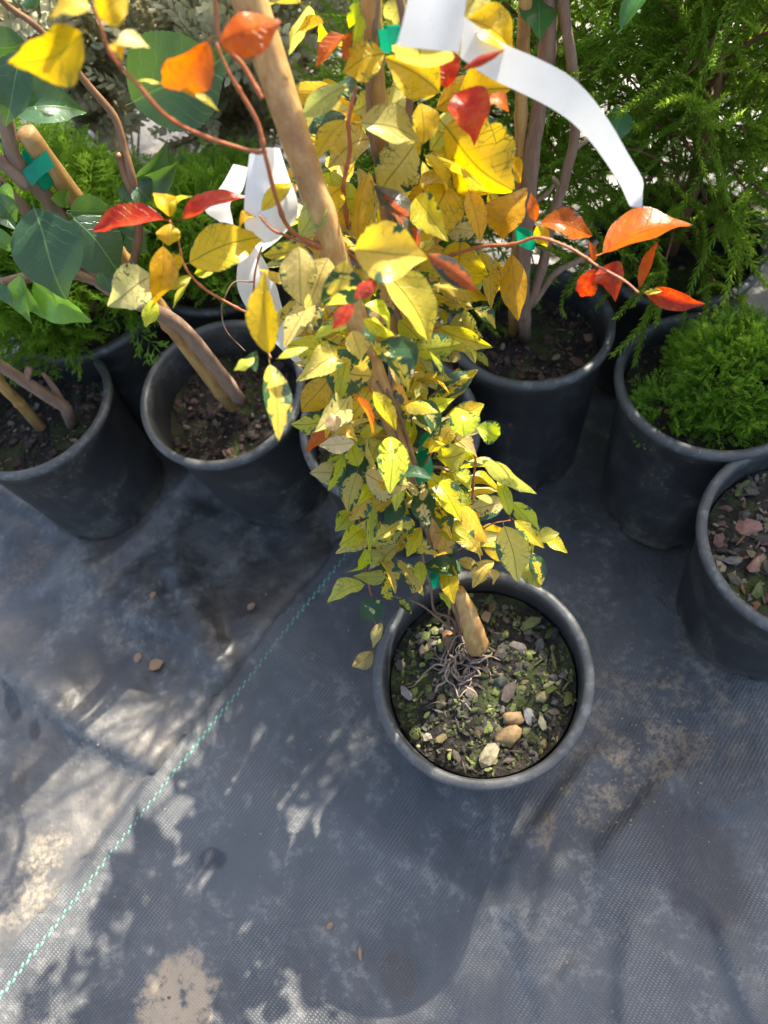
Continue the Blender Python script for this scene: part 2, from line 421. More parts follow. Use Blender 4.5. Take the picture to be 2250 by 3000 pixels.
def mat_ground(name, fabric, seam_ang):
    t = NT(name)
    tc = t.n('TexCoord'); g = tc.outputs['Object']
    big = t.noise(3.2, 5, 0.6, g); med = t.noise(14, 6, 0.65, g); fine = t.noise(75, 5, 0.7, g); vfine = t.noise(420, 3, 0.7, g)
    rot = t.n('Mapping', {0: g}); rot.inputs['Rotation'].default_value = (0, 0, -seam_ang)
    wv1 = t.n('TexWave', {'Vector': rot.outputs[0], 'Scale': 105.0, 'Distortion': 1.2, 'Detail': 2.0}, bands_direction='X')
    wv2 = t.n('TexWave', {'Vector': rot.outputs[0], 'Scale': 74.0, 'Distortion': 1.2, 'Detail': 2.0}, bands_direction='Y')
    weave = t.math('MULTIPLY', wv1.outputs['Fac'], wv2.outputs['Fac'])
    if fabric: c0, c1 = (0.044, 0.046, 0.048), (0.090, 0.091, 0.091)
    else: c0, c1 = (0.036, 0.034, 0.032), (0.125, 0.118, 0.108)
    c = t.mix(t.step(big, 0.35, 0.65), c0, c1)
    c = t.mix(t.math('MULTIPLY', t.step(med, 0.42, 0.72), 0.3 if fabric else 0.5), c, (0.15, 0.148, 0.14))
    # clusters of dried dust in the weave
    cl = t.math('MULTIPLY', t.step(med, 0.47, 0.60), t.step(fine, 0.48, 0.62))
    c = t.mix(t.math('MULTIPLY', cl, 0.34 if fabric else 0.35), c, (0.30, 0.285, 0.25))
    edge = t.math('MULTIPLY', t.math('SUBTRACT', t.noise(22, 6, 0.7, g), 0.5), 1.9)
    def stain(D, rx, ry, ang, colr, k, spec=None):
        nonlocal c
        P = at_z(*D, 0)
        mk = blob(t, g, P.x, P.y, rx, ry, ang, edge)
        if spec is not None: mk = t.math('MULTIPLY', mk, spec)
        c = t.mix(t.math('MULTIPLY', mk, k), c, colr)
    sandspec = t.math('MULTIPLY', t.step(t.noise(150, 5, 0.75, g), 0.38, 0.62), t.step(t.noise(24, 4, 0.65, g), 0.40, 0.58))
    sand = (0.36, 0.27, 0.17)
    if fabric:
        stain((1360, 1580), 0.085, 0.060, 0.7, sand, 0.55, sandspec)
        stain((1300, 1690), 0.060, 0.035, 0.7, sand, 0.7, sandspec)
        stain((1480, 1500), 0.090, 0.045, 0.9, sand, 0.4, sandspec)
        stain((380, 2150), 0.050, 0.040, 0.3, (0.40, 0.30, 0.19), 0.9, t.step(t.noise(60, 5, 0.7, g), 0.32, 0.5))
        stain((1180, 1790), 0.012, 0.050, -0.7, (0.25, 0.15, 0.07), 0.7, sandspec)
        stain((1490, 1860), 0.050, 0.080, 0.2, (0.042, 0.038, 0.038), 0.85)
        stain((460, 1855), 0.018, 0.014, 0.0, (0.030, 0.032, 0.038), 0.9)
        stain((860, 2100), 0.020, 0.025, 0.0, (0.06, 0.045, 0.035), 0.6)
        stain((1250, 1480), 0.10, 0.06, 0.7, (0.20, 0.17, 0.13), 0.35, sandspec)
        stain((1500, 1620), 0.07, 0.03, 0.2, (0.22, 0.16, 0.10), 0.6, sandspec)
        c = t.mix(t.math('MULTIPLY', t.step(weave, 0.25, 0.75), t.math('ADD', 0.06, t.math('MULTIPLY', t.step(t.noise(9, 5, 0.65, g), 0.45, 0.62), 0.40))), c, (0.27, 0.265, 0.255))
    else:
        c = t.mix(t.math('MULTIPLY', t.step(t.noise(7, 6, 0.7, g), 0.50, 0.68), 0.5), c, (0.21, 0.175, 0.135))
        stain((560, 1290), 0.11, 0.05, 0.3, (0.055, 0.043, 0.033), 0.75)
        stain((120, 1205), 0.14, 0.03, 0.2, (0.20, 0.14, 0.09), 0.7, sandspec)
        stain((30, 1520), 0.012, 0.03, 0.3, (0.03, 0.03, 0.032), 0.9)
        stain((85, 1580), 0.010, 0.02, 0.3, (0.03, 0.026, 0.024), 0.9)
        stain((60, 1900), 0.07, 0.06, 0.3, (0.42, 0.34, 0.22), 0.6, sandspec)
        c = t.mix(t.math('MULTIPLY', t.step(weave, 0.25, 0.75), 0.06), c, (0.20, 0.20, 0.20))
    c = t.mix(t.math('MULTIPLY', t.step(vfine, 0.64, 0.72), 0.35), c, (0.34, 0.31, 0.26))
    t.P(Base_Color=c, Roughness=t.math('ADD', 0.36 if fabric else 0.20, t.math('MULTIPLY', med, 0.34)))
    t.p.inputs['Specular IOR Level'].default_value = 0.5
    h = t.math('ADD', t.math('MULTIPLY', weave, 0.55 if fabric else 0.12), t.math('ADD', t.math('MULTIPLY', fine, 0.5), t.math('MULTIPLY', vfine, 0.3)))
    nb = t.bump(h, 0.55, 0.0012)
    b2 = t.n('Bump'); b2.inputs['Strength'].default_value = 0.6 if fabric else 0.55; b2.inputs['Distance'].default_value = 0.012 if fabric else 0.02
    t.set(b2.inputs['Height'], t.noise(11, 4, 0.55, g, 0.8 if fabric else 0.15)); 
    for nd in t.t.nodes:
        if nd.type == 'BUMP' and nd != b2: t.set(nd.inputs['Normal'], b2.outputs[0])
    return t.m

M_LEAF, M_CAM = mat_vine_leaf(), mat_camellia()
M_POT, M_SOIL, M_CHIP, M_TAG, M_BAM = mat_pot(), mat_soil(), mat_chip(), mat_tag(), mat_bamboo()
M_REDSTEM = mat_bark('red_stem', (0.27, 0.065, 0.025), (0.42, 0.14, 0.05), 1.0, 0.5)
M_BROWNSTEM = mat_bark('brown_stem', (0.16, 0.085, 0.055), (0.28, 0.17, 0.11), 1.0, 0.7)
M_WOOD = mat_bark('woody_trunk', (0.20, 0.115, 0.08), (0.34, 0.22, 0.15), 1.0, 0.8)
M_DARKTWIG = mat_bark('dark_twig', (0.14, 0.07, 0.035), (0.26, 0.13, 0.06), 1.0, 0.5)
M_ROOT = mat_bark('root', (0.22, 0.145, 0.105), (0.42, 0.31, 0.24), 1.3, 0.9)
M_TIE = mat_simple('green_tie_tape', (0.0, 0.36, 0.20), 0.35, 0.35, (0.0, 0.27, 0.15))
M_STITCH = mat_simple('green_stitch', (0.10, 0.30, 0.22), 0.6, 0, (0.18, 0.36, 0.29), 200)
M_CONIFER = mat_foliage('conifer_needles', (0.09, 0.17, 0.03), (0.22, 0.36, 0.036), (0.40, 0.54, 0.05), 0.62)
M_HINOKI = mat_foliage('dwarf_cypress_spray', (0.08, 0.18, 0.025), (0.20, 0.38, 0.035), (0.38, 0.56, 0.05), 0.52)
M_SILVER = mat_foliage('silver_leaf', (0.20, 0.21, 0.12), (0.45, 0.44, 0.30), (0.76, 0.73, 0.56), 0.52, 0.28, (0.70, 0.64, 0.36))

# ------------------------------------------------------------------ ground
def seg_dist(px, py, pts):
    """distance to a polyline and signed side"""
    best = np.full(px.shape, 9.0); side = np.zeros(px.shape)
    for (ax, ay), (bx, by) in zip(pts[:-1], pts[1:]):
        dx, dy = bx - ax, by - ay; L2 = dx*dx + dy*dy
        tt = np.clip(((px-ax)*dx + (py-ay)*dy) / L2, 0, 1)
        d = np.hypot(px - ax - tt*dx, py - ay - tt*dy)
        s = np.sign((px-ax)*dy - (py-ay)*dx)
        side = np.where(d < best, s, side); best = np.minimum(best, d)
    return best, side
SE0, SE1 = at_z(569, 1363, 0), at_z(29, 2028, 0)
SDIR = (SE1 - SE0); SDIR.z = 0; SDIR.normalize()
SNRM = Vector((-SDIR.y, SDIR.x, 0))              # towards the newer fabric
if SNRM.dot(at_z(900, 2000, 0) - SE0) < 0: SNRM = -SNRM
SEAM_ANG = math.atan2(SDIR.y, SDIR.x)
def gpts(lst, c=0): 
    out = []
    for x, y in lst:
        P = at_z(*cv(c, x, y), 0); out.append((P.x, P.y))
    return out
FOLD_L = [(gpts([(-200, 1340), (0, 1440), (80, 1490), (190, 1580), (345, 1650)]), 0.010, 0.055, 0.015),
          (gpts([(480, 700), (680, 870), (900, 900), (1000, 1010), (1110, 1120)], 10), 0.008, 0.05, 0.015),
          (gpts([(370, 700), (500, 640), (700, 470), (900, 260), (1000, 140)], 10), 0.012, 0.035, 0.015),
          (gpts([(0, 250), (200, 350), (300, 440)], 10), 0.006, 0.03, 0.008),
          (gpts([(880, 620), (920, 780), (1000, 900)], 10), 0.006, 0.025, 0.010),
          (gpts([(0, 1800), (60, 1640), (150, 1540)], 0), 0.008, 0.03, 0.012)]
FOLD_R = [(gpts([(1275, 1640), (1200, 1740), (1095, 1880)]), 0.005, 0.025, 0.008),
          (gpts([(1440, 1670), (1370, 1760), (1300, 1840)]), 0.005, 0.030, 0.008),
          (gpts([(1195, 1870), (1160, 1990), (1120, 2080)]), 0.004, 0.02, 0.006),
          (gpts([(1345, 2050), (1340, 2150), (1340, 2300)]), 0.006, 0.03, 0.005),
          (gpts([(1230, 2090), (1180, 2180), (1150, 2260)]), 0.004, 0.02, 0.006),
          (gpts([(1110, 1980), (1140, 2060), (1150, 2120)]), 0.003, 0.02, 0.006),
          (gpts([(1560, 2050), (1620, 2200)]), 0.005, 0.03, 0.006),
          (gpts([(1550, 1760), (1659, 1700)]), 0.004, 0.03, 0.006)]
def vnoise(x, y, f, seed):
    """smooth value noise on arrays"""
    r = np.random.default_rng(seed); G = r.random((64, 64))
    X, Y = x * f, y * f
    xi, yi = np.floor(X).astype(int), np.floor(Y).astype(int)
    fx, fy = X - xi, Y - yi
    fx = fx*fx*(3-2*fx); fy = fy*fy*(3-2*fy)
    g = lambda a, b: G[a % 64, b % 64]
    return (g(xi, yi)*(1-fx)+g(xi+1, yi)*fx)*(1-fy) + (g(xi, yi+1)*(1-fx)+g(xi+1, yi+1)*fx)*fy - 0.5
def gh(x, y, right):
    z = vnoise(x, y, 4, 1) * 0.006 + vnoise(x + .3*y, y, 13, 2) * 0.0035 + vnoise(x*1.8 - y, y*.6 + x, 22, 3) * 0.0022
    if not right: z = z + np.abs(vnoise(x + .5*y, y - .7*x, 9, 12)) * 0.030 + np.abs(vnoise(x - .4*y, y + x, 21, 13)) * 0.006
    for pts, A, w1, w2 in (FOLD_R if right else FOLD_L):
        d, s = seg_dist(x, y, pts)
        z = z + (A * 1.7) * np.where(s > 0, np.exp(-(d / w2)**2), np.exp(-(d / w1)**1.5))
    return z
def axis_vals(lo, hi, step, far):
    c = np.arange(lo, hi + 1e-6, step); g = []
    s = step; p = hi
    while p < far: s *= 1.35; p += s; g.append(p)
    h = []; s = step; p = lo
    while p > -far: s *= 1.35; p -= s; h.append(p)
    return np.concatenate([h[::-1], c, g])
def grid_mesh(name, X, Y, Z, mat):
    ny, nx = X.shape
    V = np.stack([X, Y, Z], -1).reshape(-1, 3)
    i = np.arange(nx*ny).reshape(ny, nx)
    F = np.stack([i[:-1, :-1], i[:-1, 1:], i[1:, 1:], i[1:, :-1]], -1).reshape(-1, 4)
    return link(name, arr_mesh(name, V, F), mat)
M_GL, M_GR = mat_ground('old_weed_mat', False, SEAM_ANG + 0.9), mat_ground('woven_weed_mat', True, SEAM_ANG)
xs, ys = axis_vals(-1.0, 0.7, 0.008, 12), axis_vals(-0.35, 1.2, 0.008, 12)
X, Y = np.meshgrid(xs, ys)
S = (X - SE0.x) * SNRM.x + (Y - SE0.y) * SNRM.y
Z = gh(X, Y, False)
Z = np.where(S > 0.01, np.minimum(Z, -0.012), Z) * np.clip(1.5 - np.hypot(X, Y) / 4, 0, 1)
tag(grid_mesh('ground', X, Y, Z, M_GL), 'older grey weed mat with creases and folds on the left', kind='structure')
us, ts = axis_vals(-0.9, 0.9, 0.007, 10), np.concatenate([np.arange(0, 1.1, 0.007), 1.1 + np.cumsum(0.007 * 1.3 ** np.arange(1, 28))])
U, T = np.meshgrid(us, ts)
wob = vnoise(U, U*0+3.3, 9, 7) * 0.006
X = SE0.x + SDIR.x*U + SNRM.x*(T + wob*np.exp(-T/0.05)); Y = SE0.y + SDIR.y*U + SNRM.y*(T + wob*np.exp(-T/0.05))
Z = gh(X, Y, True) + 0.004 + 0.004*np.exp(-T/0.02)*(0.6+vnoise(U, U*0, 12, 9)*1.6)
Z[0] -= 0.006
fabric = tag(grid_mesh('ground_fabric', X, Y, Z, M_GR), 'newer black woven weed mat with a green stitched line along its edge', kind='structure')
def zr(x, y): return float(gh(np.array([x]), np.array([y]), True)[0]) + 0.004
def zl(x, y): return float(gh(np.array([x]), np.array([y]), False)[0])
def zg(x, y):
    s = (x - SE0.x)*SNRM.x + (y - SE0.y)*SNRM.y
    return zr(x, y) if s > 0.005 else zl(x, y)
# green stitch thread: short slanting dashes
A_, B_ = at_z(729, 1225, 0), at_z(10, 2140, 0)
A_ = A_ + (A_ - B_) * 0.25; B_ = B_ + (B_ - A_) * 0.15
L_ = (B_ - A_).length; n_ = int(L_ / 0.0058)
dirv = (B_ - A_).normalized(); per = Vector((-dirv.y, dirv.x, 0))
V, F = [], []
for i in range(n_):
    p = A_ + dirv * (i * L_ / n_) + per * (0.0013 * (1 if i % 2 else -1))
    a = dirv * 0.0026 + per * 0.0009; b = (per * 0.0013 - dirv * 0.0004)
    z = zr(p.x, p.y)
    k = len(V)
    for q, hz in ((-a - b, 0.0002), (a - b, 0.0002), (a + b, 0.0002), (-a + b, 0.0002), (-a * .7 - b * .5, 0.0013), (a * .7 - b * .5, 0.0013), (a * .7 + b * .5, 0.0013), (-a * .7 + b * .5, 0.0013)):
        V.append((p.x + q.x, p.y + q.y, z + hz))
    F += [(k+4, k+5, k+6, k+7), (k, k+1, k+5, k+4), (k+1, k+2, k+6, k+5), (k+2, k+3, k+7, k+6), (k+3, k, k+4, k+7)]
me = bpy.data.meshes.new('stitch_line'); me.from_pydata(V, [], F)
tag(link('stitch_line', me, M_STITCH, fabric, local=True), kind='stuff')

# ------------------------------------------------------------------ pots
POT_H, POT_R, POT_RB = 0.242, 0.110, 0.0898
def pot_mesh():
    seg = 72
    R, H, B = POT_R, POT_H, POT_RB
    prof = [(0.0, 0.006), (B-0.012, 0.006), (B-0.004, 0.0), (B, 0.003), (B+0.0006, 0.012), (B+(R-0.007-B)*0.5, H*0.5), (R-0.0075, H-0.026), (R-0.0045, H-0.024), (R-0.0035, H-0.012),
            (R-0.0008, H-0.010), (R, H-0.0065), (R-0.0004, H-0.0022), (R-0.0030, H), (R-0.0085, H), (R-0.0105, H-0.0018), (R-0.0112, H-0.006), (R-0.0120, H-0.03), (R-0.0150, H*0.55), (B-0.006, 0.02), (0.0, 0.02)]
    V, F = [], []
    for j, (r, z) in enumerate(prof):
        for k in range(seg):
            a = 2*math.pi*k/seg; rr, zz = r, z
            if 2 <= j <= 4 and (k % 12) in (0, 1, 2): zz += 0.011 if j < 4 else 0.006; rr -= 0.005 if j < 4 else 0.001
            V.append((rr*math.cos(a), rr*math.sin(a), zz))
    for j in range(len(prof)-1):
        for k in range(seg):
            F.append((j*seg+k, j*seg+(k+1) % seg, (j+1)*seg+(k+1) % seg, (j+1)*seg+k))
    me = bpy.data.meshes.new('pot_body'); me.from_pydata(V, [], F)
    bm = bmesh.new(); bm.from_mesh(me); bmesh.ops.remove_doubles(bm, verts=bm.verts, dist=1e-5); bmesh.ops.recalc_face_normals(bm, faces=bm.faces); bm.to_mesh(me); bm.free()
    me.materials.append(M_POT)
    return me
POTME = pot_mesh()
def mat_fine(name, stops):
    t = NT(name)
    tc = t.n('TexCoord'); vr = t.n('TexVoronoi', {'Vector': tc.outputs['Object'], 'Scale': 170.0})
    sp = t.n('SeparateColor', {0: vr.outputs['Color']})
    c = t.ramp(sp.outputs[0], stops)
    t.P(Base_Color=c, Roughness=.75)
    t.bump(t.noise(400, 3, .6, tc.outputs['Object']), .5, .001)
    return t.m
M_FINE = [mat_fine('mossy_crumbs', [(0, (.018, .014, .010)), (.45, (.04, .033, .022)), (.65, (.06, .075, .015)), (.85, (.12, .13, .035)), (1, (.26, .23, .11))]), mat_fine('brown_crumbs', [(0, (.025, .017, .012)), (.5, (.07, .04, .027)), (.8, (.13, .075, .05)), (1, (.32, .25, .17))])]
def soil_mesh(depth, seed, R=0.0955):
    n, seg = 22, 64
    V = [(0, 0, 0)]; F = []
    for i in range(1, n+1):
        r = R * i / n
        for k in range(seg):
            a = 2*math.pi*k/seg; x, y = r*math.cos(a), r*math.sin(a)
            z = mnoise.noise(Vector((x*45, y*45, seed))) * 0.004 + mnoise.noise(Vector((x*120, y*120, seed+5))) * 0.0025 + mnoise.noise(Vector((x*14, y*14, seed+9)))*0.006
            V.append((x, y, z))
    for k in range(seg): F.append((0, 1+k, 1+(k+1) % seg))
    for i in range(n-1):
        for k in range(seg):
            F.append((1+i*seg+k, 1+(i+1)*seg+k, 1+(i+1)*seg+(k+1) % seg, 1+i*seg+(k+1) % seg))
    me = bpy.data.meshes.new('soil'); me.from_pydata(V, [], F); me.materials.append(M_SOIL)
    return me
def chip_meshes():
    out = []
    for v in range(10):
        bm = bmesh.new(); bmesh.ops.create_icosphere(bm, subdivisions=2 if v < 4 else 1, radius=0.5)
        sx, sy, sz = [(1, .62, .34), (1, .75, .45), (1, .5, .2), (1, .8, .3), (1, .28, .16), (1, .55, .18), (1, .2, .18), (1, .7, .3), (1, .42, .3), (1, .85, .28)][v]
        for q in bm.verts:
            d = 1 + 0.62*mnoise.noise(q.co*2.1 + Vector((v*7.3, 0, 0))) + 0.16*mnoise.noise(q.co*5 + Vector((v*3.1, 4, 0)))
            q.co = Vector((q.co.x*sx*d, q.co.y*sy*d, q.co.z*sz*d))
        me = bpy.data.meshes.new('bark_chip'); bm.to_mesh(me); bm.free(); me.materials.append(M_CHIP)
        if v < 2: me.polygons.foreach_set('use_smooth', [True]*len(me.polygons))
        out.append(me)
    return out
CHIPS = chip_meshes()
def chip_color(r, pal):
    c = pal[r.integers(len(pal))]; k = r.uniform(0.7, 1.25)
    return (c[0]*k, c[1]*k, c[2]*k, 1)
PAL_MOSS = [(0.035, 0.028, 0.022)]*3 + [(0.085, 0.068, 0.048)]*3 + [(0.07, 0.10, 0.018), (0.12, 0.15, 0.03), (0.17, 0.19, 0.04), (0.20, 0.16, 0.06), (0.07, 0.075, 0.06), (0.12, 0.10, 0.09), (0.20, 0.20, 0.07)]
PAL_BROWN = [(0.04, 0.026, 0.018)]*4 + [(0.09, 0.045, 0.03)]*3 + [(0.13, 0.075, 0.055), (0.18, 0.10, 0.07), (0.26, 0.20, 0.13), (0.06, 0.03, 0.025)]
PAL_RED = [(0.05, 0.04, 0.03)]*3 + [(0.16, 0.08, 0.06), (0.24, 0.12, 0.09), (0.22, 0.09, 0.045), (0.12, 0.10, 0.07), (0.20, 0.17, 0.07), (0.10, 0.12, 0.03), (0.28, 0.24, 0.14), (0.13, 0.11, 0.11)]
def pot(label, cx, cy, s, dh, tx, ty, depth, nchip, nstuff, pal, seed, sizes=(0.006, 0.016), spin=0.0, hz=0.0):
    nrm = Vector((-tx, -ty, 1)).normalized()
    hgt = POT_H + dh
    rim = Vector((cx, cy, hgt + hz))
    base = rim - nrm * hgt
    base.z += 0.0
    o = empty('nursery_pot', base)
    q = Vector((0, 0, 1)).rotation_difference(nrm)
    o.rotation_euler = (q @ Matrix.Rotation(spin, 3, 'Z').to_quaternion()).to_euler()
    ov = math.sin(seed * 2.7) * .012
    sc = Vector((s * (1 + ov), s * (1 - ov), hgt / POT_H))
    o.scale = sc
    tag(o, label, 'plant pot', 'black plastic nursery pots')
    b = link('pot_body', POTME, None, o, local=True)
    so = link('soil', soil_mesh(depth, seed), None, o, local=True)
    so.location = (0, 0, POT_H - depth)
    r = np.random.default_rng(seed)
    for i in range(nchip):
        c = bpy.data.objects.new('bark_chip', CHIPS[r.integers(1, 10)]); col.objects.link(c); c.parent = so
        rad = 0.090 * math.sqrt(r.random()); a = r.uniform(0, 6.283)
        x, y = rad*math.cos(a), rad*math.sin(a)
        L = r.uniform(*sizes) * (1.5 if r.random() < 0.08 else 1)
        c.location = (x, y, mnoise.noise(Vector((x*14, y*14, seed+9)))*0.006 + mnoise.noise(Vector((x*45, y*45, seed)))*0.004 + r.uniform(0.0005, 0.0045))
        c.rotation_euler = (r.normal(0, 0.35), r.normal(0, 0.35), r.uniform(0, 6.283))
        c.scale = (L, L, L)
        c.color = chip_color(r, pal)
    if nstuff:
        V, F = [], []
        me0 = [(np.array([v.co for v in m_.vertices]), [tuple(p.vertices) for p in m_.polygons]) for m_ in CHIPS[4:]]
        for i in range(nstuff):
            v0, f0 = me0[r.integers(6)]
            rad = 0.0945 * math.sqrt(r.random()); a = r.uniform(0, 6.283); x, y = rad*math.cos(a), rad*math.sin(a)
            L = r.uniform(0.003, 0.008); E = np.array(Matrix.Rotation(r.uniform(0, 6.28), 3, 'Z') @ Matrix.Rotation(r.normal(0, .5), 3, 'X'))
            z = mnoise.noise(Vector((x*14, y*14, seed+9)))*0.006 + mnoise.noise(Vector((x*45, y*45, seed)))*0.004 + r.uniform(-0.001, 0.002)
            k = len(V); V += [tuple(p) for p in (v0*L) @ E.T + [x, y, z]]; F += [tuple(k+j for j in f) for f in f0]
        me = bpy.data.meshes.new('fine_bark'); me.from_pydata(V, [], F)
        me.materials.append(M_FINE[0] if pal is PAL_MOSS else M_FINE[1])
        st = tag(link('fine_bark', me, None, so, smooth=False, local=True), kind='stuff'); st.color = (0.10, 0.085, 0.045, 1)
    o['soilz'] = float(POT_H - depth)
    return o, so
pF, soilF = pot('black nursery pot in front, holding mossy bark chips and surface roots', 0.052, 0.195, 0.992, -0.001, 0.032, 0.071, 0.040, 285, 1300, PAL_MOSS, 1, sizes=(0.006, 0.015), spin=0.3)
pL1, soil1 = pot('black pot at the left edge with thin cane and cut stem', -0.410, 0.689, 0.992, -0.018, 0.044, -0.046, 0.050, 110, 500, PAL_BROWN, 2, spin=1.0)
pL2, soil2 = pot('black pot with a sunlit inner wall, holding the leaning camellia', -0.156, 0.615, 0.965, 0.007, 0.057, 0.060, 0.058, 120, 500, PAL_BROWN, 3, spin=2.0)
pC, soilC = pot('black pot half hidden behind the yellow foliage of the front plant', 0.032, 0.508, 0.975, -0.001, -0.005, 0.09, 0.050, 110, 500, PAL_MOSS, 4, spin=0.7)
pR3, soil3 = pot('black pot holding the bare brown stems right of the yellow vine', 0.230, 0.596, 0.947, 0.008, -0.044, -0.081, 0.045, 130, 500, PAL_BROWN, 5, spin=1.6)
pR4, soil4 = pot('black pot filled by the round dwarf cypress at right', 0.399, 0.451, 0.983, 0.004, -0.045, -0.074, 0.035, 40, 300, PAL_BROWN, 6, spin=0.2)
pR5, soil5 = pot('black pot cut off by the right edge, with reddish bark and no plant', 0.415, 0.242, 1.036, 0.005, 0.05, 0.02, 0.040, 220, 500, PAL_RED, 7, sizes=(0.007, 0.02), spin=0.9)
PB = at_z(182, 640, 0.24); pB, soilB = pot('black pot behind the camellia pot, holding bright green dwarf cypress', PB.x, PB.y, 1.0, 0.0, 0.0, 0.0, 0.05, 20, 200, PAL_BROWN, 8)
PD = at_z(475, 545, 0.24); pD, soilD = pot('black pot in shade behind the white looped tag', PD.x, PD.y, 1.0, 0.0, 0.0, 0.0, 0.05, 20, 200, PAL_BROWN, 9)
PE = at_z(1465, 520, 0.24); pE, soilE = pot('black pot in shade behind the dwarf cypress pot', PE.x, PE.y, 1.0, 0.0, 0.0, 0.0, 0.05, 10, 200, PAL_BROWN, 10)
# the big tan bark pieces that lie in the front pot
def soil_spot(soil, D, lift=0.004):
    """a point on a soil surface, in the soil's own space"""
    bpy.context.view_layer.update()
    z = (soil.matrix_world @ Vector((0, 0, 0))).z
    P = at_z(*D, z)
    q = soil.matrix_world.inverted() @ P
    return Vector((q.x, q.y, lift + mnoise.noise(Vector((q.x*14, q.y*14, 10)))*0.004))
bpy.context.view_layer.update()
for D, L, ang, c, v in [((1100, 1590), 0.038, 0.2, (0.42, 0.27, 0.12), 1), ((1108, 1553), 0.030, -0.6, (0.38, 0.24, 0.11), 0), ((1142, 1549), 0.022, 1.2, (0.36, 0.34, 0.32), 9), ((1055, 1632), 0.034, 0.5, (0.42, 0.36, 0.22), 9),
                        ((1172, 1565), 0.022, 1.3, (0.34, 0.31, 0.20), 5), ((1172, 1507), 0.020, 0.3, (0.42, 0.33, 0.16), 1), ((1145, 1352), 0.032, -0.1, (0.16, 0.18, 0.045), 5), ((922, 1592), 0.014, 0, (0.40, 0.34, 0.25), 3),
                        ((1098, 1500), 0.036, 0.5, (0.12, 0.085, 0.07), 5), ((1195, 1432), 0.026, 1.2, (0.15, 0.15, 0.035), 6), ((970, 1385), 0.030, 1.4, (0.36, 0.18, 0.09), 1), ((1050, 1338), 0.018, 1.0, (0.28, 0.19, 0.10), 3), ((880, 1500), 0.026, 1.7, (0.30, 0.26, 0.24), 5)]:
    c_ = bpy.data.objects.new('bark_chip', CHIPS[v]); col.objects.link(c_); c_.parent = soilF
    c_.location = soil_spot(soilF, D, 0.006); c_.rotation_euler = (0.1, -0.1, ang); c_.scale = (L*.72, L*.72, L*.72); c_.color = (c[0]*.8, c[1]*.8, c[2]*.78, 1)

# ------------------------------------------------------------------ leaf shapes
def leaf_mesh(name, seed, fold=0.25, arch=0.10, curl=0.0, wide=0.42, tipx=0.9, wave=0.02, serr=0.0, nu=8, nv=18, petiole=0.07, twist=0.0):
    r = np.random.default_rng(seed)
    V, F, UV, MG = [], [], [], []
    ph = r.uniform(0, 6.28, 6); asym = r.normal(0, 0.05)
    for j in range(nv + 1):
        v = j / nv
        yy = petiole + (1 - petiole) * v
        # outline
        w = (math.sin(math.pi * v ** (math.log(0.5) / math.log(wide))) ** tipx) * 0.5 if 0 < v < 1 else 0.0
        if v > 0.72: w = max(w * (1 - 0.22 * math.sin((v - .72) / .28 * math.pi)), 0)
        if serr: w *= 1 + serr * (1 if j % 2 else -1)
        if j == 0: w = 0.012
        if j == nv: w = 0.004
        for i in range(nu + 1):
            s = i / nu * 2 - 1
            x = s * w * (1 + asym * (1 if s > 0 else -1))
            x += 0.04 * math.sin(v * 3.1 + ph[0]) * math.sin(math.pi * v)
            z = fold * abs(s) ** 1.3 * w + arch * math.sin(math.pi * v) - curl * (v ** 2.2) 
            z += wave * math.sin(v * 11 + ph[1 if s > 0 else 2]) * abs(s) ** 2 * math.sin(math.pi * v)
            tw = twist * (v - 0.3)
            V.append((x * math.cos(tw) - z * math.sin(tw) * 0.5, yy, z + x * math.sin(tw))); UV.append((0.5 + s * 0.5 * max(w, .06) / 0.5, v)); MG.append(max(abs(s), 2*v-1 if v > .5 else 0)**1.0 if w > .01 else 1)
    for j in range(nv):
        for i in range(nu):
            a = j*(nu+1)+i; F.append((a, a+1, a+nu+2, a+nu+1))
    # petiole, three sided
    k = len(V)
    for q, rr in ((0.0, 0.016), (petiole + 0.02, 0.011)):
        for a in range(3): V.append((rr*math.cos(a*2.094), q, rr*math.sin(a*2.094)*1.4 - 0.01)); UV.append((0.5, 0.02)); MG.append(0)
    for a in range(3): b = (a+1) % 3; F.append((k+a, k+b, k+3+b, k+3+a))
    return arr_mesh(name, np.array(V), np.array(F), MG, uv=UV)
VINE = [leaf_mesh('leaf', 1, .30, .12, .14, .45, .85, .04), leaf_mesh('leaf', 2, .45, .16, .30, .42, .90, .06), leaf_mesh('leaf', 3, .20, .10, .12, .47, .80, .06), leaf_mesh('leaf', 4, .45, .18, .36, .43, .9, .06, twist=.5),
        leaf_mesh('leaf', 5, .35, .22, .42, .45, .82, .07, twist=-.6), leaf_mesh('leaf', 6, .25, .14, .26, .42, .9, .06), leaf_mesh('leaf', 7, -.30, .16, .30, .46, .85, .06), leaf_mesh('leaf', 8, .6, .12, .28, .44, .9, .06, twist=.4),
        leaf_mesh('leaf', 9, -.40, .10, .14, .45, .85, .07, twist=.35), leaf_mesh('leaf', 10, .4, .24, .52, .44, .85, .08, twist=.6)]
for me in VINE: me.materials.append(M_LEAF)
CAML = [leaf_mesh('leaf', 21, .15, .08, .14, .42, .86, .015, .016, 8, 44), leaf_mesh('leaf', 22, .32, .14, .26, .43, .88, .02, .016, 8, 44, twist=.35), leaf_mesh('leaf', 23, -.14, .10, .18, .44, .84, .02, .016, 8, 44), leaf_mesh('leaf', 24, .5, .18, .34, .42, .9, .025, .016, 8, 44, twist=-.35)]
for me in CAML: me.materials.append(M_CAM)
